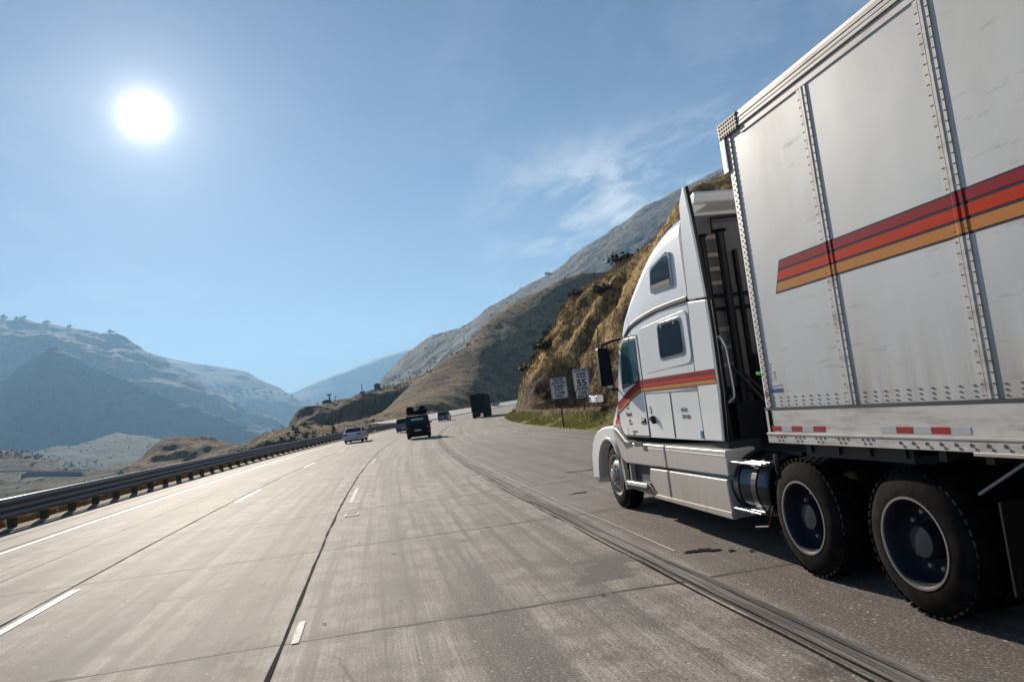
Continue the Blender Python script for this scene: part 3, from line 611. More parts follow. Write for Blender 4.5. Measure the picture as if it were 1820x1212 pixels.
# ------------------------------------------------------------------ grass
def blades(name, pts, h, wd, m_, lean=.5, **k):
    """pts: root positions; each root throws one curved blade"""
    n = len(pts); P = np.array(pts); rng = np.random.default_rng(5); a = rng.uniform(0, 2*np.pi, n); hh = h*rng.uniform(.45, 1.25, n); ln = rng.uniform(.1, lean, n)*hh; b = rng.uniform(0, 2*np.pi, n)
    d = np.stack([np.cos(a), np.sin(a), a*0], 1)*wd/2; e = np.stack([np.cos(b)*ln, np.sin(b)*ln, hh], 1); mid = np.stack([np.cos(b)*ln*.3, np.sin(b)*ln*.3, hh*.6], 1)
    V = np.stack([P-d, P+d, P+mid+d*.7, P+mid-d*.7, P+e], 1).reshape(-1, 3); i = np.arange(n)*5
    F4 = np.stack([i, i+1, i+2, i+3], 1); F3 = np.stack([i+3, i+2, i+4], 1)
    me = bpy.data.meshes.new(name); me.from_pydata(V.tolist(), [], F4.tolist()+F3.tolist()); me.materials.append(m_); o = bpy.data.objects.new(name, me); link(o); return tag(o, **k)
rng = np.random.default_rng(3)
pts = []
for _ in range(26000):
    s = rng.uniform(8, 150); l = -10.0-abs(rng.normal(0, .55))
    if vnoise(np.array([s*.9, l*1.2, 0.])) < -.35: continue
    p = rp(s, l, -.05-.5*max(0, -l-10.4)); pts.append(p)
blades('dry_grass', pts, .46, .022, M['gold'], .8, label='golden dry grass growing behind the guard rail posts', cat='grass', kind='stuff')
pts = []
for _ in range(24000):
    s = rng.uniform(18, 135); l = rng.uniform(11.0, 12.35)
    if vnoise(np.array([s*.5, l*.9, 2.])) < -.3+.35*max(0, l-11.8): continue
    p = cut_point(s, l); pts.append((p.x+rng.uniform(-.3, .3), p.y+rng.uniform(-.4, .4), p.z-.04))
blades('green_grass', pts, .17, .05, M['green_g'], .9, label='green and yellow grass along the foot of the cut slope', cat='grass', kind='stuff')
pts = []
for _ in range(130000):
    s = rng.uniform(30, 190); l = 13+rng.gamma(2., 6.)
    if l > 60 or vnoise(np.array([s*.25, l*.3, 7.]))+.5*vnoise(np.array([s*.9, l*.9, 3.])) < -.12: continue
    p = cut_point(s, l); pts.append((p.x+rng.uniform(-.4, .4), p.y+rng.uniform(-.4, .4), p.z-.08))
blades('slope_grass', pts, .42, .07, M['gold'], 1.0, label='tufts of golden dry grass covering the steep cut slope', cat='grass', kind='stuff')
# ------------------------------------------------------------------ shrubs and trees
def leaf_mass(name, n, r, size, m_, parent, seed, flat=1., z0=0.):
    rg = np.random.default_rng(seed); mb = MB(); cs = rg.normal(0, .45, (9, 3))*r; cs[:, 2] = abs(cs[:, 2])*flat
    for _ in range(n):
        c = cs[rg.integers(9)]+rg.normal(0, .24, 3)*r; c[2] = abs(c[2])*flat+z0; a = Vector(rg.normal(0, 1, 3)).normalized(); b = a.orthogonal().normalized(); q = size*rg.uniform(.5, 1.3); c = Vector(c)
        mb.add([c-a*q*.5, c+b*q*.35, c+a*q*.5, c-b*q*.35], [(0, 1, 2, 3)])
    return mb.build(name, m_, parent, recalc=False)
def shrub_proto(seed, r, n, size):
    t = empty('shrub'); leaf_mass('foliage', n, r, size, M['leaf'], t, seed, .8, .05)
    mb = MB(); rg = random.Random(seed)
    for _ in range(5): mb.tube([(0, 0, -.25), (rg.uniform(-.4, .4)*r, rg.uniform(-.4, .4)*r, .5*r)], [.04*r, .015*r], 5)
    mb.build('stem', M['bark'], t); return t
SL = [('dark scrubby shrub with %s on the golden cut slope, %s')]
rs = random.Random(5); spots = []
adj = ['a low rounded crown', 'a ragged open crown', 'a tall lopsided crown']
sky_sp = [(100+7*k, 15.0+k*1.45+rs.uniform(-.6, .6)) for k in range(9)]+[(128, 24), (135, 27), (150, 34), (160, 38), (168, 41), (150, 45), (140, 20), (120, 19), (90, 17), (82, 24), (70, 21), (104, 24), (88, 29)]
protos = [shrub_proto(k, 1.0, 420, .26) for k in range(3)]; used = set()
for k, (s, l) in enumerate(sky_sp):
    q = k % 3
    if q in used: o = copy_tree(protos[q])
    else: used.add(q); o = protos[q]
    o.location = cut_point(s, l)-Vector((0, 0, .15)); o.rotation_euler.z = rs.uniform(0, 6.28); f = rs.uniform(.9, 1.9); o.scale = (f, f, f*rs.uniform(.8, 1.1))
    tag(o, 'dark green shrub growing on the steep golden cut slope', 'shrub', 'shrubs on the cut slope')
def tree_proto(seed):
    t = empty('tree'); rg = random.Random(seed); mb = MB(); mb.tube([(0, 0, -2), (.2, 0, 1.5), (0, .2, 3.5), (.3, 0, 5.5)], [.45, .36, .26, .1], 7)
    for _ in range(7):
        a = rg.uniform(0, 6.28); mb.tube([(0.1, 0, rg.uniform(1.5, 3.5)), (math.cos(a)*1.8, math.sin(a)*1.8, rg.uniform(3.6, 5.2)), (math.cos(a)*3, math.sin(a)*3, rg.uniform(5, 6.5))], [.16, .1, .03], 5)
    mb.build('trunk', M['bark'], t); c = leaf_mass('crown', 520, 3.6, 1.0, M['leaf'], t, seed+50, .8, 2.2); return t
tp = [tree_proto(k) for k in range(3)]; tu = set()
lab = {0: 'wide bare-looking oak at the end of the row on the far left skyline', }
TR = [(3, 577, 3690, 3.2, 'broad dark tree cut by the picture edge on the hazy ridge'), (22, 578, 3690, 2.0, 'tree with a wide crown second along the hazy ridge'), (49, 581, 3690, 2.7, 'round isolated tree third along the hazy left skyline'),
      (37, 581, 3690, 1.0, 'tiny bush between two trees on the hazy skyline'), (90, 584, 3650, 2.9, 'spreading double-crowned tree on the hazy left skyline'), (132, 591, 3600, 2.2, 'low squat tree half sunk in the hazy skyline'), (191, 601, 3600, 3.0, 'tree on the bend where the hazy ridge begins to fall'),
      (258, 627, 4700, 2.0, 'small tree in the notch where the two hazy mountains meet'), (276, 632, 4700, 1.5, 'lone tree on the crest of the second mountain'), (105, 619, 2590, 3.4, 'dark clump on the tip of the shadowed spur'), (88, 616, 2590, 2.2, 'smaller clump left of the spur tip')]
for (px, py, d, f, lb) in TR:
    q = TR.index((px, py, d, f, lb)) % 3
    if q in tu: o = copy_tree(tp[q])
    else: tu.add(q); o = tp[q]
    nm_ = 'shadowed_spur' if d < 3000 else ('grass_mountain' if d < 4500 else 'back_mountain'); f *= 1.9; o.location = Vector(surf(nm_, px))-Vector((0, 0, 1.2*f)); o.scale = (f, f, f*.9); o.rotation_euler.z = px; tag(o, lb, 'tree', 'trees on the hazy mountain ridges')
for k, (px, py, d) in enumerate([(360, 694, 4150), (372, 690, 4150), (388, 688, 4200), (400, 692, 4200), (412, 690, 4150), (428, 694, 4100), (440, 695, 4100), (452, 694, 4100), (470, 700, 4050), (480, 698, 4050), (497, 701, 4050), (508, 704, 4000), (520, 706, 4000), (549, 712, 4000), (345, 696, 4150), (420, 700, 4100)]):
    o = copy_tree(tp[k % 3]); f = 3.4+2.2*((k*37) % 10)/10; o.scale = (f, f, f*1.1); o.location = Vector(surf('back_mountain', px, py))-Vector((0, 0, f)); o.rotation_euler.z = k
    tag(o, 'hazy tree in the scattered row on the second mountain shoulder', 'tree', 'scattered trees on the second mountain')
o = copy_tree(tp[1]); o.location = Vector(surf('grey_mountain', 965))-Vector((0, 0, 2)); o.scale = (2.1,)*3; tag(o, 'single small tree on the skyline of the grey ribbed mountain', 'tree')

# scattered low scrub: too many to count, gathered in patches on the hills and in the valley
def scrub():
    rg = np.random.default_rng(12); V = []; Fc = []
    for nm, cnt, sz in (('brown_hill', 1100, .9), ('ridge_hill', 1000, .9), ('brown_knoll', 700, 1.0), ('valley_floor', 5200, 2.0), ('olive_mound', 350, 2.6), ('valley_knoll', 260, 2.), ('grey_mountain', 500, 3.)):
        ob = bpy.data.objects[nm]; co = np.empty(len(ob.data.vertices)*3, 'f'); ob.data.vertices.foreach_get('co', co); co = co.reshape(-1, 3)
        co = co[(co[:, 1] > 100) & (co[:, 2] > -75)]; P = co[rg.integers(0, len(co), cnt*3)]; P = P+rg.normal(0, 2., P.shape)*[1, 1, 0]
        k = fbm(P*.012, 3)+.35*fbm(P*.06, 2); P = P[np.argsort(-k)[:cnt]]
        for p in P:
            r = sz*rg.uniform(.5, 1.5); h = r*rg.uniform(.6, 1.1)
            for _ in range(9):
                c = p+rg.normal(0, .42, 3)*[r, r, h]+[0, 0, h*.35]; a, b2 = rg.normal(0, 1, (2, 3)); a *= r*.5/np.linalg.norm(a); b2 *= r*.5/np.linalg.norm(b2)
                i = len(V); V.extend([tuple(c+a), tuple(c+b2), tuple(c-a), tuple(c-b2)]); Fc.append((i, i+1, i+2, i+3))
    me = bpy.data.meshes.new('scrub'); me.from_pydata(V, [], Fc); me.materials.append(M['leaf']); o = bpy.data.objects.new('scrub', me); link(o); tag(o, 'dark scattered scrub dotting the brown hills and valley floor', 'scrub', kind='stuff')
scrub()
# ================================================================== TRAILER
TL = 16.0
tr = empty('semi_trailer', (1.3, 5.83, 0), label='long dirty white box trailer with crimson, orange and tan stripes behind the white truck cab', cat='trailer')
MB().box(-1.3, 1.3, -TL, -.10, 1.33, 3.93).build('box_body', M['trailer'], tr)
MB().box(-1.27, 1.27, -TL, -.06, 3.94, 4.06).build('roof', M['alud'], tr)
mb = MB()
for (a, b, p) in ((3.885, 3.945, .010), (3.950, 3.978, .024), (3.984, 4.012, .022), (4.018, 4.046, .024)):
    for sx in (-1, 1): mb.box(min(sx*1.25, sx*(1.3+p)), max(sx*1.25, sx*(1.3+p)), -TL, -.30, a, b)
mb.build('top_rail', M['railmetal'], tr, bevel=.003)
MB().box(-1.318, -1.25, -TL, -.30, 4.05, 4.075).box(1.25, 1.318, -TL, -.30, 4.05, 4.075).build('roof_edge', M['alud'], tr)
mb = MB()
for sx in (-1, 1):
    x0, x1 = (-1.33, -1.2) if sx < 0 else (1.2, 1.33)
    mb.box(x0, x1, -.30, .04, 3.93, 4.085)
mb.box(-1.2, 1.2, -.02, .04, 3.93, 4.085); mb.build('corner_cap', M['cap'], tr, bevel=.012)
mb = MB()
for k in range(8):
    for q in range(4): mb.box(-1.334, -1.328, -.28+k*.04, -.265+k*.04, 3.945+q*.035, 3.965+q*.035)
mb.build('cap_rivets', M['dark'], tr)
# bottom rail: upper flat band, ledge and lower flange with its rows of holes
for sx in (-1, 1):
    lo, hi = (lambda a, b: (a, b) if sx > 0 else (-b, -a))(1.24, 1.312)
    rl = MB().box(lo, hi, -TL, -.02, 1.262, 1.458).build('bottom_rail', M['railmetal'], tr, bevel=.004)
    lo2, hi2 = (1.22, 1.330) if sx > 0 else (-1.330, -1.22)
    MB().box(lo2, hi2, -TL, -.02, 1.243, 1.262).build('ledge', M['railmetal'], rl, bevel=.003)
    lo3, hi3 = (1.24, 1.322) if sx > 0 else (-1.322, -1.24)
    MB().box(lo3, hi3, -TL, -.02, 1.172, 1.243).build('flange', M['railmetal'], rl, bevel=.003)
    lo4, hi4 = (1.295, 1.316) if sx > 0 else (-1.316, -1.295)
    MB().box(lo4, hi4, -TL, -.02, 1.458, 1.478).build('shadow_gap', M['gap'], rl)
mb = MB()
def disc(mb, x, y, z, r, n=8, d=.003):
    b = len(mb.v); mb.v += [(x-d, y+r*math.cos(2*math.pi*i/n), z+r*math.sin(2*math.pi*i/n)) for i in range(n)]; mb.f.append(tuple(range(b, b+n)))
for g in range(5):
    for (a, c) in ((0, .0), (.055, 0), (.11, 0), (.02, -.028), (.075, -.028)):
        if g < 5: disc(mb, -1.322, -.17-g*.27-a, 1.226+c, .010)
y = -1.62
while y > -6:
    disc(mb, -1.322, y, 1.213, .013); disc(mb, -1.322, y-.03, 1.190, .010); y -= .115
mb.build('rail_rivets', M['gap'], tr, recalc=False)
mb = MB()
for y0 in (-2.2, -3.3): mb.box(-1.328, -1.30, y0-.9, y0, 1.150, 1.174)
mb.build('rail_bracket', M['alud'], tr, bevel=.004)
# rows of rivet heads along the foot of the panels
mb = MB(); y = -.16; k = 0
while y > -9:
    for q, z in enumerate((1.498, 1.530, 1.562)):
        if q == 0 or k % 1 == 0: mb.box(-1.305, -1.30, y-.009-.003*q, y+.003, z-.004, z+.003)
    y -= .105; k += 1
mb.build('rivet_rows', M['dark'], tr)
# front post
MB().box(-1.312, -1.25, -.125, -.055, 1.17, 3.93).box(1.25, 1.312, -.125, -.055, 1.17, 3.93).build('corner_post', M['alud'], tr, bevel=.004)
mb = MB(); z = 1.25
while z < 3.9: mb.box(-1.3155, -1.311, -.080, -.070, z, z+.012); mb.box(-1.3155, -1.311, -.118, -.104, z+.02, z+.034); z += .052
mb.build('post_rivets', M['gap'], tr)
nose = []
for i in range(9):
    t = math.pi/2*i/8; nose.append((-1.3+.10-.10*math.cos(t), -.055+.10*math.sin(t)))
poly = nose+[(1.3-.1+.1*math.cos(t_), -.055+.1*math.sin(t_)) for t_ in [math.pi/2*(1-i/8) for i in range(9)]]+[(1.3, -.09), (-1.3, -.09)]
MB().prism(poly, 1.18, 3.925, 'z').build('front_wall', M['white'], tr, smooth=True, auto=50)
MB().box(-1.327, -1.24, -.052, .035, 3.62, 3.93).box(-1.329, -1.30, -.04, -.02, 3.66, 3.90).build('front_marker_plate', M['alud'], tr, bevel=.006)
# logistics posts: each panel seam has a raised post and two perforated flanges
zt = 3.885; zb = 1.48
y = -1.175; si = 0
while y > -TL+.5:
    post = MB().prism([(-1.301, y-.020), (-1.301, y+.020), (-1.311, y+.011), (-1.311, y-.011)], zb, zt, 'z').build('seam_post', M['railmetal'], tr)
    mb = MB().box(-1.3065, -1.30, y+.020, y+.054, zb, zt); mb.build('seam_flange', M['railmetal'], post)
    MB().box(-1.3065, -1.30, y-.054, y-.020, zb, zt).build('seam_flange', M['railmetal'], post)
    mb = MB(); z = zb+.02
    while z < zt-.02:
        mb.box(-1.309, -1.3064, y+.034, y+.052, z, z+.004); mb.box(-1.309, -1.3064, y-.050, y-.032, z, z+.005)
        z += .064
    mb.box(-1.3085, -1.306, y-.0552, y-.054, zb, zt); mb.build('seam_slots', M['gap'], post)
    y -= 1.19; si += 1
# stripes: three colours between navy lines, front end cut on the slant
def slant(z): return -.55+(z-2.68)*(-.11/-.25)*-1*-1*0-(-0)+(z-2.43)/.25*-.0-(1-(z-2.43)/.25)*-.0
def fe(z): return 5.39-5.83+(z-2.43)/.25*(-.11)
def stripe(name, z0, z1, m_, off, y1=-TL):
    x = -1.3-off; mb = MB().add([(x, fe(z0), z0), (x, y1, z0), (x, y1, z1), (x, fe(z1), z1)], [(0, 1, 2, 3)]); return mb
bk = stripe('b', 2.425, 2.69, None, .002).build('stripe_band', M['navy'], tr, recalc=False)
def inset(z0, z1, m_, nm):
    x = -1.3-.0035; a = -.012; MB().add([(x, fe(z0)+a, z0), (x, -TL, z0), (x, -TL, z1), (x, fe(z1)+a, z1)], [(0, 1, 2, 3)]).build(nm, m_, bk, recalc=False)
inset(2.615, 2.678, M['crim'], 'crimson_stripe'); inset(2.527, 2.597, M['oran'], 'orange_stripe'); inset(2.438, 2.508, M['tan'], 'tan_stripe')
# the paint carries on over the posts
y = -1.175
mbs = {k: MB() for k in ('navy', 'crim', 'oran', 'tan')}
while y > -8:
    for (z0, z1, kk, of) in ((2.425, 2.69, 'navy', .0005), (2.615, 2.678, 'crim', .0012), (2.527, 2.597, 'oran', .0012), (2.438, 2.508, 'tan', .0012)):
        pr = [(-1.3066, y-.054), (-1.3066, y-.020), (-1.3115, y-.0115), (-1.3115, y+.0115), (-1.3066, y+.020), (-1.3066, y+.054)]
        for i in range(5):
            a, b2 = pr[i], pr[i+1]; mbs[kk].add([(a[0]-of, a[1], z0), (b2[0]-of, b2[1], z0), (b2[0]-of, b2[1], z1), (a[0]-of, a[1], z1)], [(0, 1, 2, 3)])
    for kk, nm in (('navy', 'navy_paint'), ('crim', 'crimson_paint'), ('oran', 'orange_paint'), ('tan', 'tan_paint')): mbs[kk].build(nm, M[kk], bk, recalc=False); mbs[kk] = MB()
    y -= 1.19

# reflective tape
def tape(y0, y1, n, first):
    for k in range(n):
        a = y0+(y1-y0)*k/n; b = y0+(y1-y0)*(k+1)/n; c = M['red'] if (k+first) % 2 == 0 else M['silv']
        MB().box(-1.3145, -1.311, min(a, b)+.002, max(a, b)-.002, 1.275, 1.318).build('reflective_tape', c, tr)
tape(-.09, -.83, 5, 0); tape(-1.44, -2.20, 5, 1); tape(-3.1, -4.2, 7, 0)
# decals
ML = Matrix(((0, 0, -1, -1.3015), (-1, 0, 0, 0), (0, 1, 0, 0), (0, 0, 0, 1)))     # text laid on the left side: reads towards the rear
def onside(x, y, z, tilt=0):
    return Matrix.Translation((x, y, z)) @ Matrix(((0, 0, -1, 0), (-1, 0, 0, 0), (0, 1, 0, 0), (0, 0, 0, 1))) @ Matrix.Rotation(tilt, 4, 'Z')
dc = text('decal_lettering', 'DURAPLATE', .048, M['blue'], tr, onside(-1.3015, -.14, 1.605), .0008, bold=.0015, sx=.72)
MB().add([(-1.3015, -.12, 1.648), (-1.3015, -.33, 1.662), (-1.3015, -.335, 1.670), (-1.3015, -.2, 1.660)], [(0, 1, 2, 3)]).build('decal_swoosh', M['blue'], tr, recalc=False)
M['ghost'] = mat('faint_grey_lettering', (.40, .39, .37), .5)
text('worn_lettering', 'WWWE\n1048', .05, M['ghost'], tr, onside(-1.3015, -.20, 1.70, math.pi/2), .0005, sx=.9)
text('post_label', 'CAUTION\nAIR RIDE', .022, M['lamp'], tr, Matrix.Translation((-1.3155, -.05, 1.60)) @ Matrix(((0, 0, -1, 0), (-1, 0, 0, 0), (0, 1, 0, 0), (0, 0, 0, 1))), .0005, sx=.6)
MB().box(-1.31, -1.24, .02, .04, 1.77, 1.80).build('marker_lamp', M['green'], tr, bevel=.005)
# underside, landing gear, slider and axles
MB().box(-.55, -.40, -TL, -.2, .98, 1.17).box(.40, .55, -TL, -.2, .98, 1.17).box(-1.22, 1.22, -1.6, -.4, 1.06, 1.16).build('chassis_beams', M['dark'], tr)
mb = MB()
for k in range(44): mb.box(-1.24, 1.24, -.5-k*.35, -.44-k*.35, 1.09, 1.17)
mb.build('floor_crossmembers', M['dark'], tr)
for sx in (-1, 1):
    lg = MB().box(sx*.95-.07, sx*.95+.07, -3.45, -3.31, .42, 1.1).box(sx*.95-.11, sx*.95+.11, -3.52, -3.24, .38, .42).build('landing_leg', M['alud'], tr, bevel=.01)
MB().tube([(-1.0, -3.38, .8), (1.0, -3.38, .8)], .03).tube([(-1.02, -3.38, .8), (-1.16, -3.38, .8), (-1.16, -3.38, .6)], .014).build('landing_crank', M['alud'], tr)
MB().tube([(-.9, -2.25, 1.12), (-1.05, -1.9, .86)], .012).tube([(-1.1, -2.9, .9), (-1.12, -2.6, .55), (-1.12, -2.55, .2)], .012).build('brace_rod', M['alud'], tr)
def wheel(parent, loc, rad=.51, wd=.27, side=-1, style='deep', lugs=46):
    """one wheel: tyre and rim, axis along x, outer face towards side"""
    t = empty('wheel'); t.parent = parent; t.location = loc; s = side
    R = rad; pr = [(0, R*.60), (-.005, R*.66), (.012, R*.80), (.03, R*.90), (.055, R*.955), (.08, R*.985), (wd-.08, R*.985), (wd-.05, R*.955), (wd-.02, R*.85), (wd, R*.7), (wd, R*.58)]
    mb = MB().lathe([(-s*a, r) for a, r in pr], 'x', n=72); rs_ = random.Random(1)
    if lugs:
        for k in range(lugs):
            t0 = 2*math.pi*k/lugs
            for (a0, a1, ph) in ((.035, .085, 0), (.10, wd/2-.008, .5), (wd/2+.008, wd-.10, 0.), (wd-.085, wd-.035, .5)):
                tt = t0+ph*2*math.pi/lugs; dt = math.pi/lugs*.60; r0 = R*.95; r1 = R*.997
                if a0 < .05 or a1 > wd-.05: r1 = R*.988
                v = []
                for (a, r, q) in ((a0, r0, -dt), (a1, r0, -dt), (a1, r0, dt), (a0, r0, dt), (a0, r1, -dt*.85), (a1, r1, -dt*.85), (a1, r1, dt*.85), (a0, r1, dt*.85)):
                    v.append((-s*a, r*math.cos(tt+q), r*math.sin(tt+q)))
                mb.add(v, [(4, 5, 6, 7), (0, 1, 5, 4), (1, 2, 6, 5), (2, 3, 7, 6), (3, 0, 4, 7)])
    mb.build('tyre', M['tyre'], t, smooth=True, recalc=False, auto=35)
    if style == 'deep':
        r_ = R*.575; prr = [(.012, r_+.022), (-.004, r_+.018), (-.004, r_+.008), (.004, r_-.002), (.03, r_-.012), (.10, r_-.022), (.17, r_-.05), (.185, r_-.08), (.175, .16), (.165, .13), (.10, .12), (.055, .105), (.05, 0.)]
        rm = MB().lathe([(-s*a, r) for a, r in prr], 'x', n=56).build('rim', M['rim'], t, smooth=True, recalc=False, auto=50)
        MB().lathe([(-s*a, r) for a, r in ((.014, r_+.026), (-.008, r_+.020), (-.008, r_+.006), (.02, r_-.008), (.06, r_-.0105))], 'x', n=56).build('rim_flange', M['rimw'], rm, smooth=True, recalc=False)
        mb = MB()
        for k in range(10):
            a = 2*math.pi*k/10; mb.lathe([(-s*.168, .018), (-s*.14, .018), (-s*.135, .012), (-s*.135, 0)], 'x', (0, .195*math.cos(a), .195*math.sin(a)), 8)
        mb.build('wheel_nuts', M['alud'], rm, recalc=False)
        mb = MB()
        for k in range(5):
            a = 2*math.pi*(k+.3)/5; mb.lathe([(-s*.180, .0), (-s*.1795, .024)], 'x', (0, .238*math.cos(a), .238*math.sin(a)), 12)
        mb.build('hand_holes', M['gap'], rm, recalc=False)
    elif style == 'convex':
        r_ = R*.575; prr = [(.012, r_+.022), (-.004, r_+.018), (-.004, r_+.006), (.02, r_-.006), (.055, r_-.02), (.055, r_-.03), (.015, r_-.085), (-.005, .17), (-.01, .13), (-.012, .11), (-.06, .10), (-.075, .07), (-.075, 0)]
        rm = MB().lathe([(-s*a, r) for a, r in prr], 'x', n=56).build('rim', M['rimw'], t, smooth=True, recalc=False, auto=50)
        mb = MB()
        for k in range(10):
            a = 2*math.pi*k/10; mb.lathe([(s*.0, .018), (s*.035, .018), (s*.04, .010), (s*.04, 0)], 'x', (0, .145*math.cos(a), .145*math.sin(a)), 8)
        mb.build('wheel_nuts', M['alud'], rm, recalc=False)
        mb = MB()
        for k in range(10):
            a = 2*math.pi*(k+.5)/10; mb.lathe([(-s*.0225, 0), (-s*.022, .022)], 'x', (0, .218*math.cos(a), .218*math.sin(a)), 12); mb.v[-1] = mb.v[-1]
        mb.build('hand_holes', M['gap'], rm, recalc=False)
    elif style == 'car':
        r_ = R*.62; MB().lathe([(-s*a, r) for a, r in ((.0, r_+.01), (-.002, r_), (.03, r_-.02), (.035, .08), (.01, .06), (.01, 0))], 'x', n=28).build('rim', M['rim'], t, smooth=True, recalc=False, auto=50)
    return t
for yy in (-TL+1.6, -TL+2.85):
    for sx in (-1, 1):
        wheel(tr, (sx*1.20, yy, .51), side=sx, lugs=0); wheel(tr, (sx*.88, yy, .51), side=sx, lugs=0)
    MB().tube([(-1, yy, .51), (1, yy, .51)], .07).build('axle', M['dark'], tr)
MB().box(-1.25, 1.25, -TL-.02, -TL+.08, 1.05, 1.2).box(-1.1, 1.1, -TL, -TL+.1, .5, .6).build('rear_bumper', M['alud'], tr)
# ================================================================== TRACTOR
YA = .026
tk = empty('semi_truck', (1.3, 5.01, 0), -YA, label='white sleeper-cab semi truck driving in the right lane beside the grassy cut slope', cat='truck')
def sec(y, zb, E, wd, zs, top=.04, r=.30):
    half = [(wd, zb), (wd+.004, zb+(zs-zb)*.5), (wd, zs)]
    for k in range(1, 7):
        a = math.pi/2*k/6; half.append((wd-r+r*math.cos(a), zs+(E-zs)*math.sin(a)))
    half.append((wd*.45, E+top*.7)); half.append((0, E+top))
    pts = [(-x, z) for x, z in half]+[(x, z) for x, z in half[-2::-1]]
    return [(x, y, z) for x, z in pts]
ST = [(2.30, 1.13, 3.70, 1.19, 3.42), (2.67, 1.13, 3.67, 1.195, 3.40), (3.02, 1.13, 3.60, 1.2, 3.33), (3.36, 1.13, 3.49, 1.2, 3.22), (3.75, 1.13, 3.31, 1.2, 3.03), (4.17, 1.13, 3.10, 1.19, 2.83), (4.45, 1.13, 2.93, 1.175, 2.68),
      (4.65, 1.13, 2.77, 1.155, 2.56), (4.78, 1.13, 2.60, 1.14, 2.42), (4.88, 1.14, 2.36, 1.125, 2.22), (4.98, 1.16, 2.05, 1.12, 1.95), (5.08, 1.18, 1.81, 1.12, 1.74), (5.26, 1.22, 1.76, 1.11, 1.70)]
L = catmull([np.array(sec(*s)).ravel() for s in ST], 70); G = L.reshape(len(L), -1, 3)
mb = MB().grid(G); n = G.shape[1]; mb.f.append(tuple(range(n))); mb.f.append(tuple(range((len(L)-1)*n, len(L)*n))[::-1])
cab = mb.build('cab_shell', M['white'], tk, smooth=True, auto=35)
XS = -1.205
def pane(name, poly, m_, x, th=.012, parent=None, bevel=.0):
    return MB().prism(poly, x-th, x+.02, 'x').build(name, m_, parent or tk, bevel=bevel)
def rrect(q, r=.05, n=5):
    """rounded polygon through corners q (y,z)"""
    out = []; k = len(q)
    for i in range(k):
        p0, p, p1 = Vector(q[i-1]), Vector(q[i]), Vector(q[(i+1) % k]); a = (p0-p).normalized(); b = (p1-p).normalized()
        A = p+a*r; B = p+b*r
        for j in range(n+1):
            t = j/n; out.append(tuple((A*(1-t)**2+p*2*t*(1-t)+B*t*t)))
    return out
def grow(q, d):
    c = Vector((sum(p[0] for p in q)/len(q), sum(p[1] for p in q)/len(q)))
    return [(p[0]+(d if p[0] > c.x else -d), p[1]+(d if p[1] > c.y else -d)) for p in q]
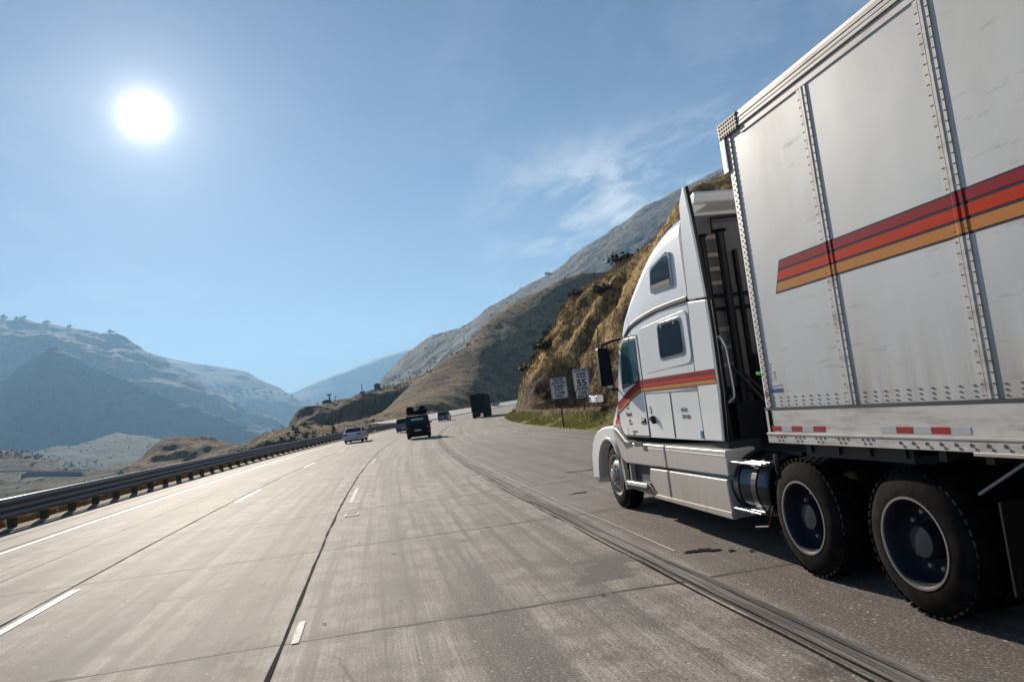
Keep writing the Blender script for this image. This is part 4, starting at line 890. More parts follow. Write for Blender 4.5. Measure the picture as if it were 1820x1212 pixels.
for sx in (-1, 1):
    def X(v): return v if sx < 0 else -v
    def side_part(name, poly, x0, x1, m_, parent, bevel=0): return MB().prism(poly, min(X(x0), X(x1)), max(X(x0), X(x1)), 'x').build(name, m_, parent, bevel=bevel)
    # windows
    for nm, q, r in (('sleeper_window', [(3.24, 2.11), (2.53, 2.12), (2.53, 2.52), (3.20, 2.52)], .07), ('bunk_window', [(3.25, 2.95), (2.62, 2.93), (2.60, 3.27), (2.70, 3.295), (3.17, 3.21)], .05)):
        fr = side_part(nm, rrect(grow(q, .028), r+.02), -1.218, -1.18, M['chrome'], tk, .006)
        side_part('rubber_seal', rrect(grow(q, .010), r), -1.2205, -1.19, M['gap'], fr); side_part('glass_pane', rrect(grow(q, -.008), r), -1.2225, -1.19, M['glass'], fr)
        if nm == 'sleeper_window': side_part('latches', [(3.10, 2.47), (3.04, 2.47), (3.04, 2.50), (3.10, 2.50)], -1.230, -1.21, M['gap'], fr, .005); side_part('latches', [(2.72, 2.47), (2.66, 2.47), (2.66, 2.50), (2.72, 2.50)], -1.230, -1.21, M['gap'], fr, .005)
        else: side_part('lower_shade', [(3.22, 2.96), (2.64, 2.94), (2.64, 3.00), (3.22, 3.02)], -1.2235, -1.19, M['rim'], fr)
    q = [(4.80, 1.83), (4.10, 1.90), (4.06, 2.44), (4.50, 2.44), (4.63, 2.38)]
    dr = side_part('door', rrect([(4.96, 1.145), (4.00, 1.145), (3.99, 2.48), (4.52, 2.50), (4.72, 2.42), (5.06, 1.70), (5.12, 1.28)], .05), -1.207, -1.15, M['white'], tk, .006)
    side_part('door_seal', rrect([(4.985, 1.12), (3.985, 1.12), (3.975, 2.50), (4.54, 2.52), (4.745, 2.43), (5.08, 1.70), (5.145, 1.26)], .05), -1.2035, -1.12, M['gap'], dr)
    side_part('window_seal', rrect(grow(q, .025), .04), -1.2095, -1.15, M['gap'], dr); side_part('door_glass', rrect(q, .04), -1.2125, -1.15, M['glasst'], dr)
    side_part('door_handle', rrect([(4.22, 1.30), (4.05, 1.30), (4.05, 1.385), (4.22, 1.385)], .012), -1.215, -1.19, M['gap'], dr, .004); side_part('handle_grip', [(4.20, 1.345), (4.08, 1.345), (4.08, 1.365), (4.20, 1.365)], -1.228, -1.21, M['alud'], dr, .003)
    # panel lines
    def line(name, pts, r, m_=None, x=-1.205): MB().tube([(X(x if len(p) < 3 else p[2]), p[0], p[1]) for p in pts], r, 6).build(name, m_ or M['gap'], tk, smooth=True)
    line('panel_seam', [(3.13, 1.70), (3.155, 1.14)], .005); line('panel_seam', [(2.33, 1.14), (2.33, 1.9), (2.28, 2.55), (2.26, 2.66)], .011); line('panel_seam', [(2.26, 2.66), (2.20, 3.1), (2.16, 3.40)], .010, x=-1.203)
    line('panel_seam', [(2.33, 1.70), (3.2, 1.70), (3.97, 1.71)], .005)
    side_part('locker_edge', rrect([(3.90, 1.955), (2.38, 2.0), (2.36, 2.60), (3.86, 2.56)], .12, 8), -1.209, -1.19, M['white'], tk, .006)
    line('roof_groove', [(4.62, 2.46, -1.155), (4.50, 2.53, -1.172), (4.2, 2.615, -1.19), (3.86, 2.66), (3.5, 2.685), (3.22, 2.70), (2.7, 2.70), (2.28, 2.69)], .020); line('roof_ledge', [(4.60, 2.475, -1.165), (4.48, 2.555, -1.182), (4.2, 2.645, -1.20), (3.86, 2.69, -1.21), (3.5, 2.715, -1.212), (3.22, 2.73, -1.212), (2.7, 2.73, -1.212), (2.28, 2.72, -1.212)], .013, M['alud'])
    # rear side fairing
    fa = side_part('side_fairing', [(2.315, 1.135), (1.89, 1.135), (1.83, 1.64), (1.815, 2.30), (1.82, 2.62), (2.255, 2.66), (2.315, 1.9)], -1.222, -1.15, M['white'], tk, .014)
    side_part('upper_fairing', [(2.245, 2.68), (1.82, 2.64), (1.85, 3.0), (1.90, 3.54), (1.945, 3.865), (1.985, 3.875), (2.12, 3.72), (2.17, 3.40)], -1.219, -1.165, M['white'], fa, .014)
    side_part('fairing_edge', [(1.885, 1.13), (1.880, 1.13), (1.820, 1.64), (1.806, 2.30), (1.813, 2.64), (1.843, 3.0), (1.893, 3.54), (1.938, 3.87), (1.95, 3.87), (1.905, 3.54), (1.855, 3.0), (1.82, 2.64), (1.81, 2.30), (1.825, 1.64)], -1.200, -1.165, M['black'], fa)
    # stripes over sleeper, door and cowl
    zz = [(1.735, 1.892, 'navy', 0), (1.848, 1.884, 'crim', 1), (1.795, 1.836, 'oran', 1), (1.743, 1.783, 'tan', 1)]
    sb = None
    for z0, z1, kk, up in zz:
        x = -1.2125-.0015*up-(.012 if False else 0); mb = MB()
        def seg(pA, pB, xx): mb.add([(X(xx), pA[0], z0+pA[1]), (X(xx), pB[0], z0+pB[1]), (X(xx), pB[0], z1+pB[1]), (X(xx), pA[0], z1+pA[1])], [(0, 1, 2, 3)] if sx < 0 else [(3, 2, 1, 0)])
        seg((1.84, 0), (2.32, 0), -1.2245-.0015*up); seg((2.34, 0), (3.975, 0), x)
        seg((4.0, 0), (4.10, -.005), x); seg((4.10, -.005), (4.55, -.11), x); seg((4.55, -.11), (5.08, -.28), x)
        o = mb.build({'navy': 'stripe_band', 'crim': 'crimson_stripe', 'oran': 'orange_stripe', 'tan': 'tan_stripe'}[kk], M[kk], sb or tk, recalc=False); sb = sb or o
    # side skirts and step
    for (ya, yb) in ((1.80, 3.415), (3.445, 4.30)):
        up_ = [(ya, .785), (yb, .765), (yb, 1.045), (ya, 1.05)]
        if ya > 3: up_ = [(3.445, .765), (4.95, .745), (5.12, .80), (5.24, .98), (5.37, 1.10), (5.33, 1.245), (5.22, 1.25), (4.86, 1.07), (4.6, 1.045), (3.445, 1.045)]
        sk = side_part('side_skirt', up_, -1.255, -.92, M['skirt'], tk, .018)
        side_part('skirt_ridge', [(ya+.02, .985), (yb-.02 if ya < 3 else 4.3, .985), (yb-.02 if ya < 3 else 4.3, .995), (ya+.02, .995)], -1.260, -1.24, M['skirt'], sk, .003)
    side_part('tank_skirt', [(1.84, .35), (3.415, .34), (3.415, .735), (1.87, .748), (1.865, .6)], -1.250, -.95, M['skirt'], tk, .02)
    side_part('tank_skirt', [(3.80, .35), (3.445, .34), (3.445, .735), (4.05, .725), (4.10, .57), (4.0, .48)], -1.250, -.95, M['skirt'], tk, .02)
    side_part('skirt_gap', [(1.9, .37), (4.9, .37), (4.95, 1.0), (1.9, 1.12)], -1.16, -.8, M['gap'], tk)
    side_part('lower_lip', [(1.83, .345), (4.0, .345), (3.9, .40), (1.85, .42)], -1.262, -1.2, M['skirt'], tk, .012)
    stp = side_part('entry_step', [(4.22, .445), (5.02, .425), (5.03, .485), (4.22, .505)], -1.262, -.95, M['alum'], tk, .012)
    side_part('step_bracket', [(3.84, .36), (4.12, .49), (4.22, .505), (4.22, .44), (5.0, .42), (5.0, .39), (4.3, .37)], -1.245, -.95, M['black'], stp, .01)
    side_part('step_recess', [(4.1, .52), (4.95, .50), (4.95, .75), (4.05, .74)], -1.09, -.98, M['skirt'], stp); side_part('step_post', [(4.86, .50), (4.92, .50), (4.90, .745), (4.86, .745)], -1.23, -1.05, M['skirt'], stp, .008)
    side_part('side_locker', rrect([(4.50, 1.06), (4.18, 1.05), (4.18, 1.00), (4.50, 1.0)], .01), -1.259, -1.2, M['gap'], tk); side_part('step_light', [(4.16, .955), (4.02, .955), (4.02, 1.03), (4.16, 1.03)], -1.262, -1.2, M['gap'], tk, .004)
    side_part('shroud_reflection', [(5.22, 1.20), (5.30, 1.20), (4.85, .955), (4.56, 1.00), (4.62, 1.055), (4.9, 1.055)], -1.258, -1.22, M['glass'], tk)  # dark glossy patch laid on in the shape of the shroud's reflection
    # mirrors, antenna
    mi = MB().prism(rrect([(-1.465, 1.87), (-1.27, 1.87), (-1.27, 2.43), (-1.455, 2.44)], .03), 4.96, 5.08, 'y').build('mirror_housing', M['black'], tk, bevel=.02)
    MB().prism(rrect([(-1.450, 2.02), (-1.285, 2.02), (-1.285, 2.415), (-1.445, 2.42)], .02), 4.952, 4.962, 'y').prism(rrect([(-1.450, 1.885), (-1.285, 1.885), (-1.285, 2.005), (-1.450, 2.005)], .02), 4.952, 4.962, 'y').build('mirror_glass', M['glass'], mi)
    MB().tube([(-1.37, 4.99, 1.875), (-1.30, 4.985, 1.86)], .022).build('mirror_lamp', M['white'], mi, smooth=True)
    MB().tube([(-1.38, 5.02, 2.43), (-1.36, 5.02, 2.475), (-1.22, 4.96, 2.52), (-1.10, 4.70, 2.54)], .020, 8).box(-1.16, -1.10, 4.62, 4.74, 2.49, 2.55).build('mirror_arm', M['black'], mi, smooth=True)
    MB().tube([(-1.42, 5.0, 2.44), (-1.42, 5.0, 2.50), (-1.33, 5.0, 3.60)], [.008, .007, .004], 6).build('antenna', M['black'], mi)
    MB().tube([(-1.33, 5.02, 1.88), (-1.28, 5.02, 1.80), (-1.12, 5.06, 1.83), (-1.10, 5.02, 1.95)], .022, 8).build('lower_arm', M['black'], mi, smooth=True)
    if sx > 0:
        for o in [mi]+[c for c in scene.collection.objects if c.parent == mi]:
            for v in o.data.vertices: v.co.x = -v.co.x
            o.data.flip_normals()
    hm = MB().prism(rrect([(X(-1.20), 1.645), (X(-1.08), 1.645), (X(-1.08), 1.765), (X(-1.20), 1.76)], .03), 6.17, 6.30, 'y').build('hood_mirror', M['white'], tk, bevel=.015)
    MB().prism(rrect([(X(-1.305), 1.655), (X(-1.205), 1.648), (X(-1.205), 1.762), (X(-1.30), 1.775)], .03), 6.16, 6.26, 'y').build('mirror_face', M['chrome'], hm, bevel=.01)
    MB().tube([(X(-1.17), 6.27, 1.66), (X(-1.12), 6.27, 1.58), (X(-.93), 6.2, 1.52)], .012, 6).build('hood_mirror_stalk', M['black'], hm)
    # fender
    ar = [(5.40, .86), (5.47, .96), (5.58, 1.03), (5.72, 1.065), (5.87, 1.065), (6.02, 1.03), (6.16, .955), (6.28, .85), (6.37, .72), (6.43, .56), (6.46, .40)]
    out = [(6.84, .36), (6.83, .60), (6.77, .80), (6.66, .97), (6.50, 1.09), (6.28, 1.185), (6.02, 1.24), (5.75, 1.265), (5.42, 1.27), (5.39, 1.1)]
    fd = side_part('fender', ar[::-1][::-1]+out, -1.225, -.72, M['white'], tk, .05)
    side_part('arch_lip', [(5.36, .80), (5.40, .90), (5.46, .985), (5.58, 1.055), (5.72, 1.09), (5.87, 1.09), (6.03, 1.055), (6.18, .975), (6.31, .86), (6.40, .73), (6.46, .56), (6.49, .38), (6.455, .38), (6.42, .56), (6.36, .72), (6.27, .845), (6.15, .95), (6.01, 1.02), (5.87, 1.055), (5.72, 1.055), (5.59, 1.02), (5.49, .95), (5.42, .87)], -1.238, -1.16, M['white'], fd, .006)
    side_part('mud_guard', [(5.20, .33), (5.24, .33), (5.34, .80), (5.44, .97), (5.42, 1.0), (5.30, .86), (5.20, .6)], -1.21, -.80, M['skirt'], fd, .006)
    side_part('fender_well', [(5.30, .6), (5.42, 1.0), (5.8, 1.10), (6.2, 1.04), (6.45, .8), (6.5, .45), (6.6, .45), (6.55, 1.0), (5.9, 1.16), (5.3, 1.16)], -1.05, -.70, M['gap'], fd)
    hl = side_part('headlight', rrect([(6.86, .72), (6.70, .72), (6.62, .95), (6.76, .95)], .03), -1.10, -.78, M['chrome'], fd, .02)
    # tanks and rear steps
    tkk = MB().lathe([(1.18, 0), (1.18, .25), (1.20, .31), (1.24, .33), (3.3, .33), (3.3, 0)], 'y', (X(-.88), 0, .68), 40).build('fuel_tank', M['tank'], tk, smooth=True, recalc=True)
    for yy in (1.36, 1.70): MB().lathe([(yy, .325), (yy, .342), (yy+.09, .342), (yy+.09, .325)], 'y', (X(-.88), 0, .68), 40).build('tank_strap', M['black'], tkk, recalc=False)
    for (z, y0, y1) in ((.925, 1.16, 1.82), (.455, 1.30, 1.86)):
        mb = MB()
        for k in range(5): a, b = sorted((X(-1.235+.062*k), X(-1.19+.062*k))); mb.box(a, b, y0+.03*k, y1-.02*k, z-.012*(k % 2), z+.018)
        a, b = sorted((X(-1.22), X(-.9))); mb.box(a, b, y0+.2, y0+.23, z-.02, z-.012).box(a, b, y1-.2, y1-.17, z-.02, z-.012)
        mb.build('slatted_step', M['alum'], tk, bevel=.004)
    MB().tube([(X(-1.10), 1.12, 1.02), (X(-1.12), 1.08, .96), (X(-1.13), 1.05, .80), (X(-1.12), 1.08, .60), (X(-1.05), 1.2, .42)], .022, 8).build('wheel_guard', M['black'], tk, smooth=True)
    # quarter fender ahead of the drive wheels, mudflap
    G = []
    for i in range(10):
        a = R_(105+i*9); G.append([(X(-1.20), .663+.60*math.cos(math.pi-a)*-1*-1, .51+.60*math.sin(a)) for _ in (0,)]+[(X(-.60), .663-.60*math.cos(a)*-1*-1*-1*-1*0+.60*math.cos(math.pi-a), .51+.60*math.sin(a))])
    MB().box(*sorted((X(-1.12), X(-.62))), -1.36, -1.345, .30, .85).build('mud_flap', M['black'], tk)
    MB().tube([(X(-1.08), 2.02, 2.22), (X(-1.05), 1.97, 2.225), (X(-1.00), 1.96, 2.10), (X(-.98), 1.96, 1.66), (X(-.985), 1.96, 1.57), (X(-1.04), 2.0, 1.52)], .016, 10).build('grab_handle', M['alum'], tk, smooth=True, auto=80)
    # exhaust stacks
    if sx < 0:
        MB().tube([(-1.01, 2.12, .9), (-1.01, 2.12, 3.33)], .040, 12).tube([(-1.01, 2.12, 3.33), (-1.01, 2.12, 3.36)], [.04, .075], 12).build('exhaust_stack', M['black'], tk, smooth=True)
        MB().tube([(-.80, 2.10, .9), (-.80, 2.10, 3.37)], .050, 12).tube([(-.80, 2.1, 3.37), (-.80, 2.1, 3.40)], [.05, .09], 12).tube([(-.86, 2.14, 3.38), (-.86, 2.14, 3.55), (-.2, 2.14, 3.57)], .018, 8).build('exhaust_stack', M['black'], tk, smooth=True)
# hood, windscreen, bumper, grille
HS = [(5.20, 1.08, 1.77, .72), (5.45, 1.075, 1.75, .75), (5.62, 1.05, 1.71, .8), (6.0, .98, 1.60, .8), (6.4, .90, 1.45, .8), (6.68, .82, 1.28, .8), (6.82, .76, 1.08, .8)]
L = []
for (y, wd, tz, zb) in HS:
    half = [(wd, zb), (wd, zb+(tz-zb)*.4), (wd-.01, zb+(tz-zb)*.75), (wd-.05, tz-.08), (wd-.13, tz-.02), (wd-.3, tz+.02), (wd*.4, tz+.05), (0, tz+.06)]
    L.append(np.array([(-x, y, z) for x, z in half]+[(x, y, z) for x, z in half[-2::-1]]).ravel())
G = catmull(L, 40).reshape(40, -1, 3); mb = MB().grid(G); n = G.shape[1]; mb.f.append(tuple(range(n))[::-1]); mb.f.append(tuple(range(39*n, 40*n)))
hd = mb.build('hood', M['white'], tk, smooth=True, auto=40)
MB().tube([(-1.10, 5.19, 1.76), (-1.115, 5.20, 1.5), (-1.12, 5.22, 1.26)], .012, 6).tube([(1.10, 5.19, 1.76), (1.115, 5.20, 1.5), (1.12, 5.22, 1.26)], .012, 6).build('hood_seam', M['gap'], hd)
for z0, z1, kk, up in zz:
    mb = MB()
    for (ya, yb, wa, wb, da, db) in ((5.24, 5.45, 1.085, 1.079, -.335, -.40), (5.45, 5.62, 1.079, 1.054, -.40, -.46), (5.62, 6.0, 1.054, .984, -.46, -.60)):
        wa += .0015*up+.004; wb += .0015*up+.004
        mb.add([(-wa, ya, z0+da), (-wb, yb, z0+db), (-wb, yb, z1+db), (-wa, ya, z1+da)], [(0, 1, 2, 3)])
    mb.build({'navy': 'stripe_band', 'crim': 'crimson_stripe', 'oran': 'orange_stripe', 'tan': 'tan_stripe'}[kk], M[kk], hd, recalc=False)
mb = MB()
for sgn in (-1, 1):
    pass
mb.add([(-1.0, 5.07, 1.86), (1.0, 5.07, 1.86), (.95, 4.86, 2.50), (-.95, 4.86, 2.50), (0, 5.16, 1.88), (0, 4.95, 2.53)], [(0, 4, 5, 3), (4, 1, 2, 5)]).build('windshield', M['glass'], tk, recalc=False)
MB().prism([(-1.2, 6.72), (-1.12, 6.98), (-.7, 7.06), (.7, 7.06), (1.12, 6.98), (1.2, 6.72), (1.0, 6.6), (-1.0, 6.6)], .30, .72, 'z').build('bumper', M['white'], tk, bevel=.04)
gl = MB().box(-.5, .5, 6.78, 6.86, .75, 1.2).build('grille', M['gap'], tk); mb = MB()
for k in range(7): mb.box(-.48, .48, 6.855, 6.87, .79+k*.058, .81+k*.058)
mb.box(-.53, -.49, 6.8, 6.88, .74, 1.22).box(.49, .53, 6.8, 6.88, .74, 1.22).build('grille_bars', M['chrome'], gl)
# back wall of the sleeper with moulded slots, rear lip of the roof
bw = MB().box(-1.12, 1.12, 2.27, 2.31, 1.13, 3.62).build('sleeper_back_wall', mat('grey_moulding', (.33, .34, .36), .6, fn=lambda n, b: n.l.new(n.mix(n.noise(n.scl(n.geo(), 3, 3, 1.2), 1., 5), (.05, .055, .065), (.20, .20, .205)), b.inputs['Base Color'])), tk)
mb = MB()
for z in (3.34, 3.14, 2.98, 2.82, 2.30, 2.1, 1.9):
    for x in (-.94, -.45, .1): mb.prism(rrect([(x, z), (x+.24, z), (x+.24, z+.045), (x, z+.045)], .02, 3), 2.262, 2.272, 'y')
mb.build('moulded_slots', M['alud'], bw); mb = MB()
for z in (2.70, 2.55): mb.box(-1.1, 1.1, 2.235, 2.272, z-.018, z+.018)
mb.box(-.98, -.55, 2.15, 2.27, 1.6, 1.68).box(-.95, .95, 2.0, 2.26, 1.0, 1.5).box(-.6, -.2, 2.1, 2.27, 1.5, 2.0).box(-.60, -.56, 2.2, 2.27, 1.9, 3.2); mb.build('cab_equipment', M['black'], bw, bevel=.01)
MB().prism([(2.30, 3.66), (2.06, 3.72), (2.02, 3.80), (2.06, 3.84), (2.34, 3.76), (2.34, 3.70)], -1.06, 1.06, 'x').build('roof_rear_lip', M['white'], tk, bevel=.015)
MB().prism([(-1.13, 3.45), (-1.13, 3.70), (-.85, 3.72), (-1.05, 3.62)], 2.12, 2.30, 'y').prism([(1.15, 3.45), (1.15, 3.74), (.85, 3.74), (1.05, 3.62)], 2.05, 2.30, 'y').build('lip_gusset', M['white'], tk)
MB().tube([(-.9, 2.08, 1.9), (-.7, 1.5, 1.25), (-.4, 1.0, 1.35), (0, .85, 1.7)], .018, 8).tube([(-.75, 2.08, 1.8), (-.5, 1.5, 1.1), (-.2, 1.0, 1.3), (.1, .85, 1.7)], .018, 8).build('air_lines', M['dark'], tk)
# frame
MB().box(-.50, -.40, -1.35, 6.6, .72, 1.0).box(.40, .50, -1.35, 6.6, .72, 1.0).box(-.42, .42, -1.3, -1.2, .75, .98).box(-.42, .42, .9, 1.0, .75, .98).box(-.9, .9, 1.0, 2.2, .98, 1.02).build('frame', M['dark'], tk, bevel=.01)
MB().box(-.48, .48, -.5, .5, 1.02, 1.07).box(-.5, .5, -.2, .2, .98, 1.03).build('fifth_wheel', M['dark'], tk, bevel=.01)
for yy, rr in ((.663, .09), (-.657, .09), (5.67, .07)): MB().tube([(-1.0, yy, .51), (1.0, yy, .51)], rr).build('axle', M['dark'], tk)
MB().lathe([(-.25, 0), (-.2, .2), (.2, .2), (.25, 0)], 'x', (0, .663, .55), 20).lathe([(-.25, 0), (-.2, .2), (.2, .2), (.25, 0)], 'x', (0, -.657, .55), 20).box(-.5, .5, 3.2, 5.9, .45, 1.1).build('drivetrain', M['dark'], tk)
MB().tube([(-1.17, 1.16, .55), (-1.17, 1.30, .34), (-1.17, 1.55, .30)], .01).build('hose', M['dark'], tk)
for sx in (-1, 1):
    wheel(tk, (sx*1.19, 5.67, .51), side=sx, style='convex', wd=.29)
    for yy in (.663, -.657): wheel(tk, (sx*1.19, yy, .51), side=sx); wheel(tk, (sx*.86, yy, .51), side=sx, lugs=0)
# lettering on door and sleeper
def T(s, size, y, z, m_=None, sx_=.8, x=-1.2085, b=.0012): return text('lettering', s, size, m_ or M['ink'], tk, onside(x, y, z), .0006, bold=b, sx=sx_)
T('Hornet', .075, 4.80, 1.565); T('of Tulare', .045, 4.77, 1.515, b=.0005); T('Transport', .085, 4.80, 1.415, b=.003, sx_=.68); T('Tulare', .05, 4.73, 1.335); T('CA 93274', .04, 4.72, 1.29)
T('US DOT 384676', .035, 4.62, 1.185); T('GVW 80000', .025, 4.62, 1.155); T('W\n4\n7', .03, 4.82, 1.22)
T('384 676', .062, 2.88, 1.455, b=.0015, x=-1.2030); T('CPN 1030', .062, 2.87, 1.375, b=.0015, x=-1.2030)
MB().prism([(3.86+.030*math.cos(t), 1.49+.055*math.sin(t)) for t in np.linspace(0, 6.28, 20)[:-1]], -1.2105, -1.2, 'x').build('round_sticker', M['holo'], tk)
MB().box(-1.2105, -1.2, 2.36, 2.425, 1.15, 1.235).build('blue_sticker', M['bluesq'], tk)
MB().prism([(3.86, 1.385), (3.74, 1.415), (3.70, 1.31)], -1.255, -1.2, 'x').build('side_marker_lamp', M['black'], tk, bevel=.006)

def split_lr(names):
    for o in list(scene.collection.objects):
        if o.type == 'MESH' and o.parent in (tr, tk) and o.name.split('.')[0] in names:
            c = o.copy(); c.data = o.data.copy(); link(c)
            for q, s_ in ((o, 1), (c, -1)):
                bm = bmesh.new(); bm.from_mesh(q.data); bmesh.ops.delete(bm, geom=[v for v in bm.verts if v.co.x*s_ < 0], context='VERTS'); bm.to_mesh(q.data); bm.free()
split_lr({'corner_post', 'roof_edge', 'lip_gusset', 'top_rail', 'chassis_beams'})
# ================================================================== OTHER VEHICLES
def car(name, label, prof, cab, wd, m_, wr, wb, rear, group=None, cat='car', tl=None, glass=None, high=False):
    """prof: side outline (y,z) of the body; cab: side outline of the greenhouse; wb: wheel y positions"""
    t = empty(name); tag(t, label, cat, group); h = wd/2
    body = MB().prism(prof, -h, h, 'x').build('body', m_, t, bevel=.07, seg=3)
    g = MB(); top = .80 if not high else .92
    zmin = min(p[1] for p in cab); zmax = max(p[1] for p in cab)
    def X(z, sx): return sx*h*(1-(1-top)*(z-zmin)/(zmax-zmin))*.985
    n = len(cab); vs = [(X(z, -1), y, z) for y, z in cab]+[(X(z, 1), y, z) for y, z in cab]
    g.add(vs, [tuple(range(n)), tuple(range(n, 2*n))[::-1]]+[(i, (i+1) % n, n+(i+1) % n, n+i) for i in range(n)])
    gh = g.build('cabin', m_, t, bevel=.05)
    # glazing set a little proud of the cabin
    def pn(nm, q, off):
        q = [Vector(p) for p in q]; nrm = (q[1]-q[0]).cross(q[2]-q[1]).normalized(); c = sum(q, Vector())/4
        if nrm.dot(c-Vector((0, sum(p[0] for p in cab)/n, c.z))) < 0: nrm = -nrm
        q = [c+(p-c)*.86+nrm*off for p in q]; MB().add(q, [(0, 1, 2, 3)]).build(nm, glass or M['glass'], gh, recalc=False)
    # cab = [rear-bottom, rear-top, front-top, front-bottom]
    rb, rt, ft, fb = cab
    pn('rear_window', [(X(rb[1], -1), *rb), (X(rb[1], 1), *rb), (X(rt[1], 1), *rt), (X(rt[1], -1), *rt)], .018)
    pn('windshield', [(X(fb[1], -1), *fb), (X(fb[1], 1), *fb), (X(ft[1], 1), *ft), (X(ft[1], -1), *ft)], .018)
    for sx in (-1, 1): pn('side_window', [(X(rb[1], sx), *rb), (X(fb[1], sx), *fb), (X(ft[1], sx), *ft), (X(rt[1], sx), *rt)], .014)
    for sx in (-1, 1):
        for yy in wb: wheel(t, (sx*(h-.02), yy, wr), wr, .22, sx, 'car', 0)
        z0, z1, w_ = tl or (.62, .80, .30); MB().box(*sorted((sx*(h-.06), sx*(h-.06-w_))), rear-.025, rear+.05, z0, z1).build('tail_lamp', M['lamp'], t, bevel=.02)
        MB().box(*sorted((sx*(h-.02), sx*(h+.17))), fb[0]-.35, fb[0]-.22, fb[1]+.02, fb[1]+.15).build('door_mirror', m_, t, bevel=.02)
        MB().box(*sorted((sx*(h-.1), sx*(h-.5))), max(p[0] for p in prof)-.03, max(p[0] for p in prof)+.02, .58, .70).build('headlight', M['chrome'], t, bevel=.02)
    MB().box(-h+.08, h-.08, rear-.07, rear+.1, .30, .46).build('rear_bumper', m_, t, bevel=.03)
    MB().box(-.26, .26, rear-.075, rear-.07, .50 if not high else .62, .62 if not high else .74).build('number_plate', M['signw'], t)
    MB().box(-h+.12, h-.12, min(wb)-.3, max(wb)+.3, .16, .34).build('underside', M['dark'], t)
    return t
def place(t, s=None, l=None, x=None, y=None, rz=None):
    if s is not None: t.location = rp(s, l, .01); t.rotation_euler.z = heading(s) if rz is None else rz
    else: t.location = (x, y, 0)
SED = [(-2.35, .42), (-2.38, .70), (-2.32, .98), (-1.7, 1.02), (1.0, .98), (2.1, .80), (2.38, .62), (2.35, .30), (-2.25, .28)]
sedan = car('sedan', 'silver-white sedan in the far left lane beside the guard rail', SED, [(-1.75, 1.0), (-1.15, 1.42), (.15, 1.43), (1.0, .98)], 1.80, M['cara'], .33, (-1.45, 1.35), -2.38, tl=(.74, .88, .42))
place(sedan, s=71.5, l=-4.6)
# black off-roader with luggage on its roof
JP = [(-1.95, .50), (-1.98, 1.12), (1.0, 1.12), (1.95, 1.08), (2.02, .90), (2.0, .46), (-1.9, .42)]
jeep = car('off_road_car', 'black boxy off-road car with bags piled on its roof', JP, [(-1.92, 1.10), (-1.78, 1.80), (.25, 1.80), (.65, 1.10)], 1.86, M['carb'], .42, (-1.25, 1.30), -1.97, tl=(.82, 1.0, .16), high=True, cat='car', glass=M['glass'])
place(jeep, s=59.5, l=2.05)
rk = MB(); [rk.tube([(x, -1.7, 1.90), (x, .2, 1.90)], .025, 6) for x in (-.72, .72)]; [rk.tube([(-.75, y, 1.90), (.75, y, 1.90)], .02, 6) for y in (-1.6, -1.0, -.4, .15)]; [rk.tube([(x, y, 1.78), (x, y, 1.92)], .02, 6) for x in (-.72, .72) for y in (-1.6, .15)]
rk.build('roof_rack', M['black'], jeep); 
MB().box(-.45, .5, -1.90, -1.87, 1.46, 1.62).build('rear_glass_glint', mat('painted_glint_green', (.35, .55, .45), .15), jeep)  # pale green slab, a glint painted onto the rear window
[MB().box(a, a+.2, -1.99, -1.9, .48, .58).build('rear_reflector', M['lamp'], jeep) for a in (-.92, .72)]
def bag(lbl, x, y, z, sx, sy, sz, seed):
    bm = bmesh.new(); bmesh.ops.create_icosphere(bm, subdivisions=3, radius=1)
    for v in bm.verts:
        c = v.co; m_ = max(abs(c.x), abs(c.y), abs(c.z)); c = c.lerp(c/m_, .55); f = 1+.14*float(vnoise(np.array(c)*2.2+seed)); v.co = Vector((c.x*sx*f, c.y*sy*f, c.z*sz*f+sz))
    me = bpy.data.meshes.new('bag'); bm.to_mesh(me); bm.free(); me.materials.append(M['canvas']); me.polygons.foreach_set('use_smooth', [True]*len(me.polygons))
    o = bpy.data.objects.new('luggage_bag', me); link(o); p = Matrix.Translation(jeep.location) @ Matrix.Rotation(jeep.rotation_euler.z, 4, 'Z') @ Vector((x, y, z)); o.location = p; o.rotation_euler.z = jeep.rotation_euler.z+.1*seed
    tag(o, lbl, 'bag', 'bags on the roof of the black off-road car')
bag('tallest dark bag on the left of the off-road car roof', -.50, -1.1, 1.905, .30, .42, .33, 1); bag('long dark bag across the right of the off-road car roof', .36, -1.0, 1.905, .46, .55, .22, 2); bag('flat dark bag in the middle of the off-road car roof', -.12, -.5, 1.905, .28, .5, .17, 3)
o = bag('small dark bag on top of the right-hand roof bag', .45, -1.0, 2.33, .22, .26, .11, 4)
SUV = [(-2.2, .45), (-2.25, .95), (-2.2, 1.12), (1.0, 1.10), (2.2, .98), (2.3, .70), (2.25, .34), (-2.1, .34)]
c2 = car('hatchback_car', 'dark car with pale roof half hidden behind the black off-road car', SUV, [(-2.15, 1.1), (-1.8, 1.62), (.3, 1.64), (1.1, 1.08)], 1.85, M['card'], .36, (-1.4, 1.4), -2.25, tl=(.85, 1.1, .2)); place(c2, s=90., l=-1.6)
c3 = car('sport_utility_car', 'blue-grey sport utility car with light roof ahead of the black off-road car', SUV, [(-2.17, 1.1), (-1.95, 1.72), (.4, 1.74), (1.1, 1.08)], 1.92, M['card'], .38, (-1.4, 1.4), -2.25, tl=(.85, 1.15, .18), high=True)
place(c3, s=139., l=-2.0)
for c in (c2, c3): MB().box(-.78, .78, -1.75, .3, 1.64 if c is c2 else 1.745, 1.665 if c is c2 else 1.77).build('roof_panel', M['cara'], c, bevel=.01)
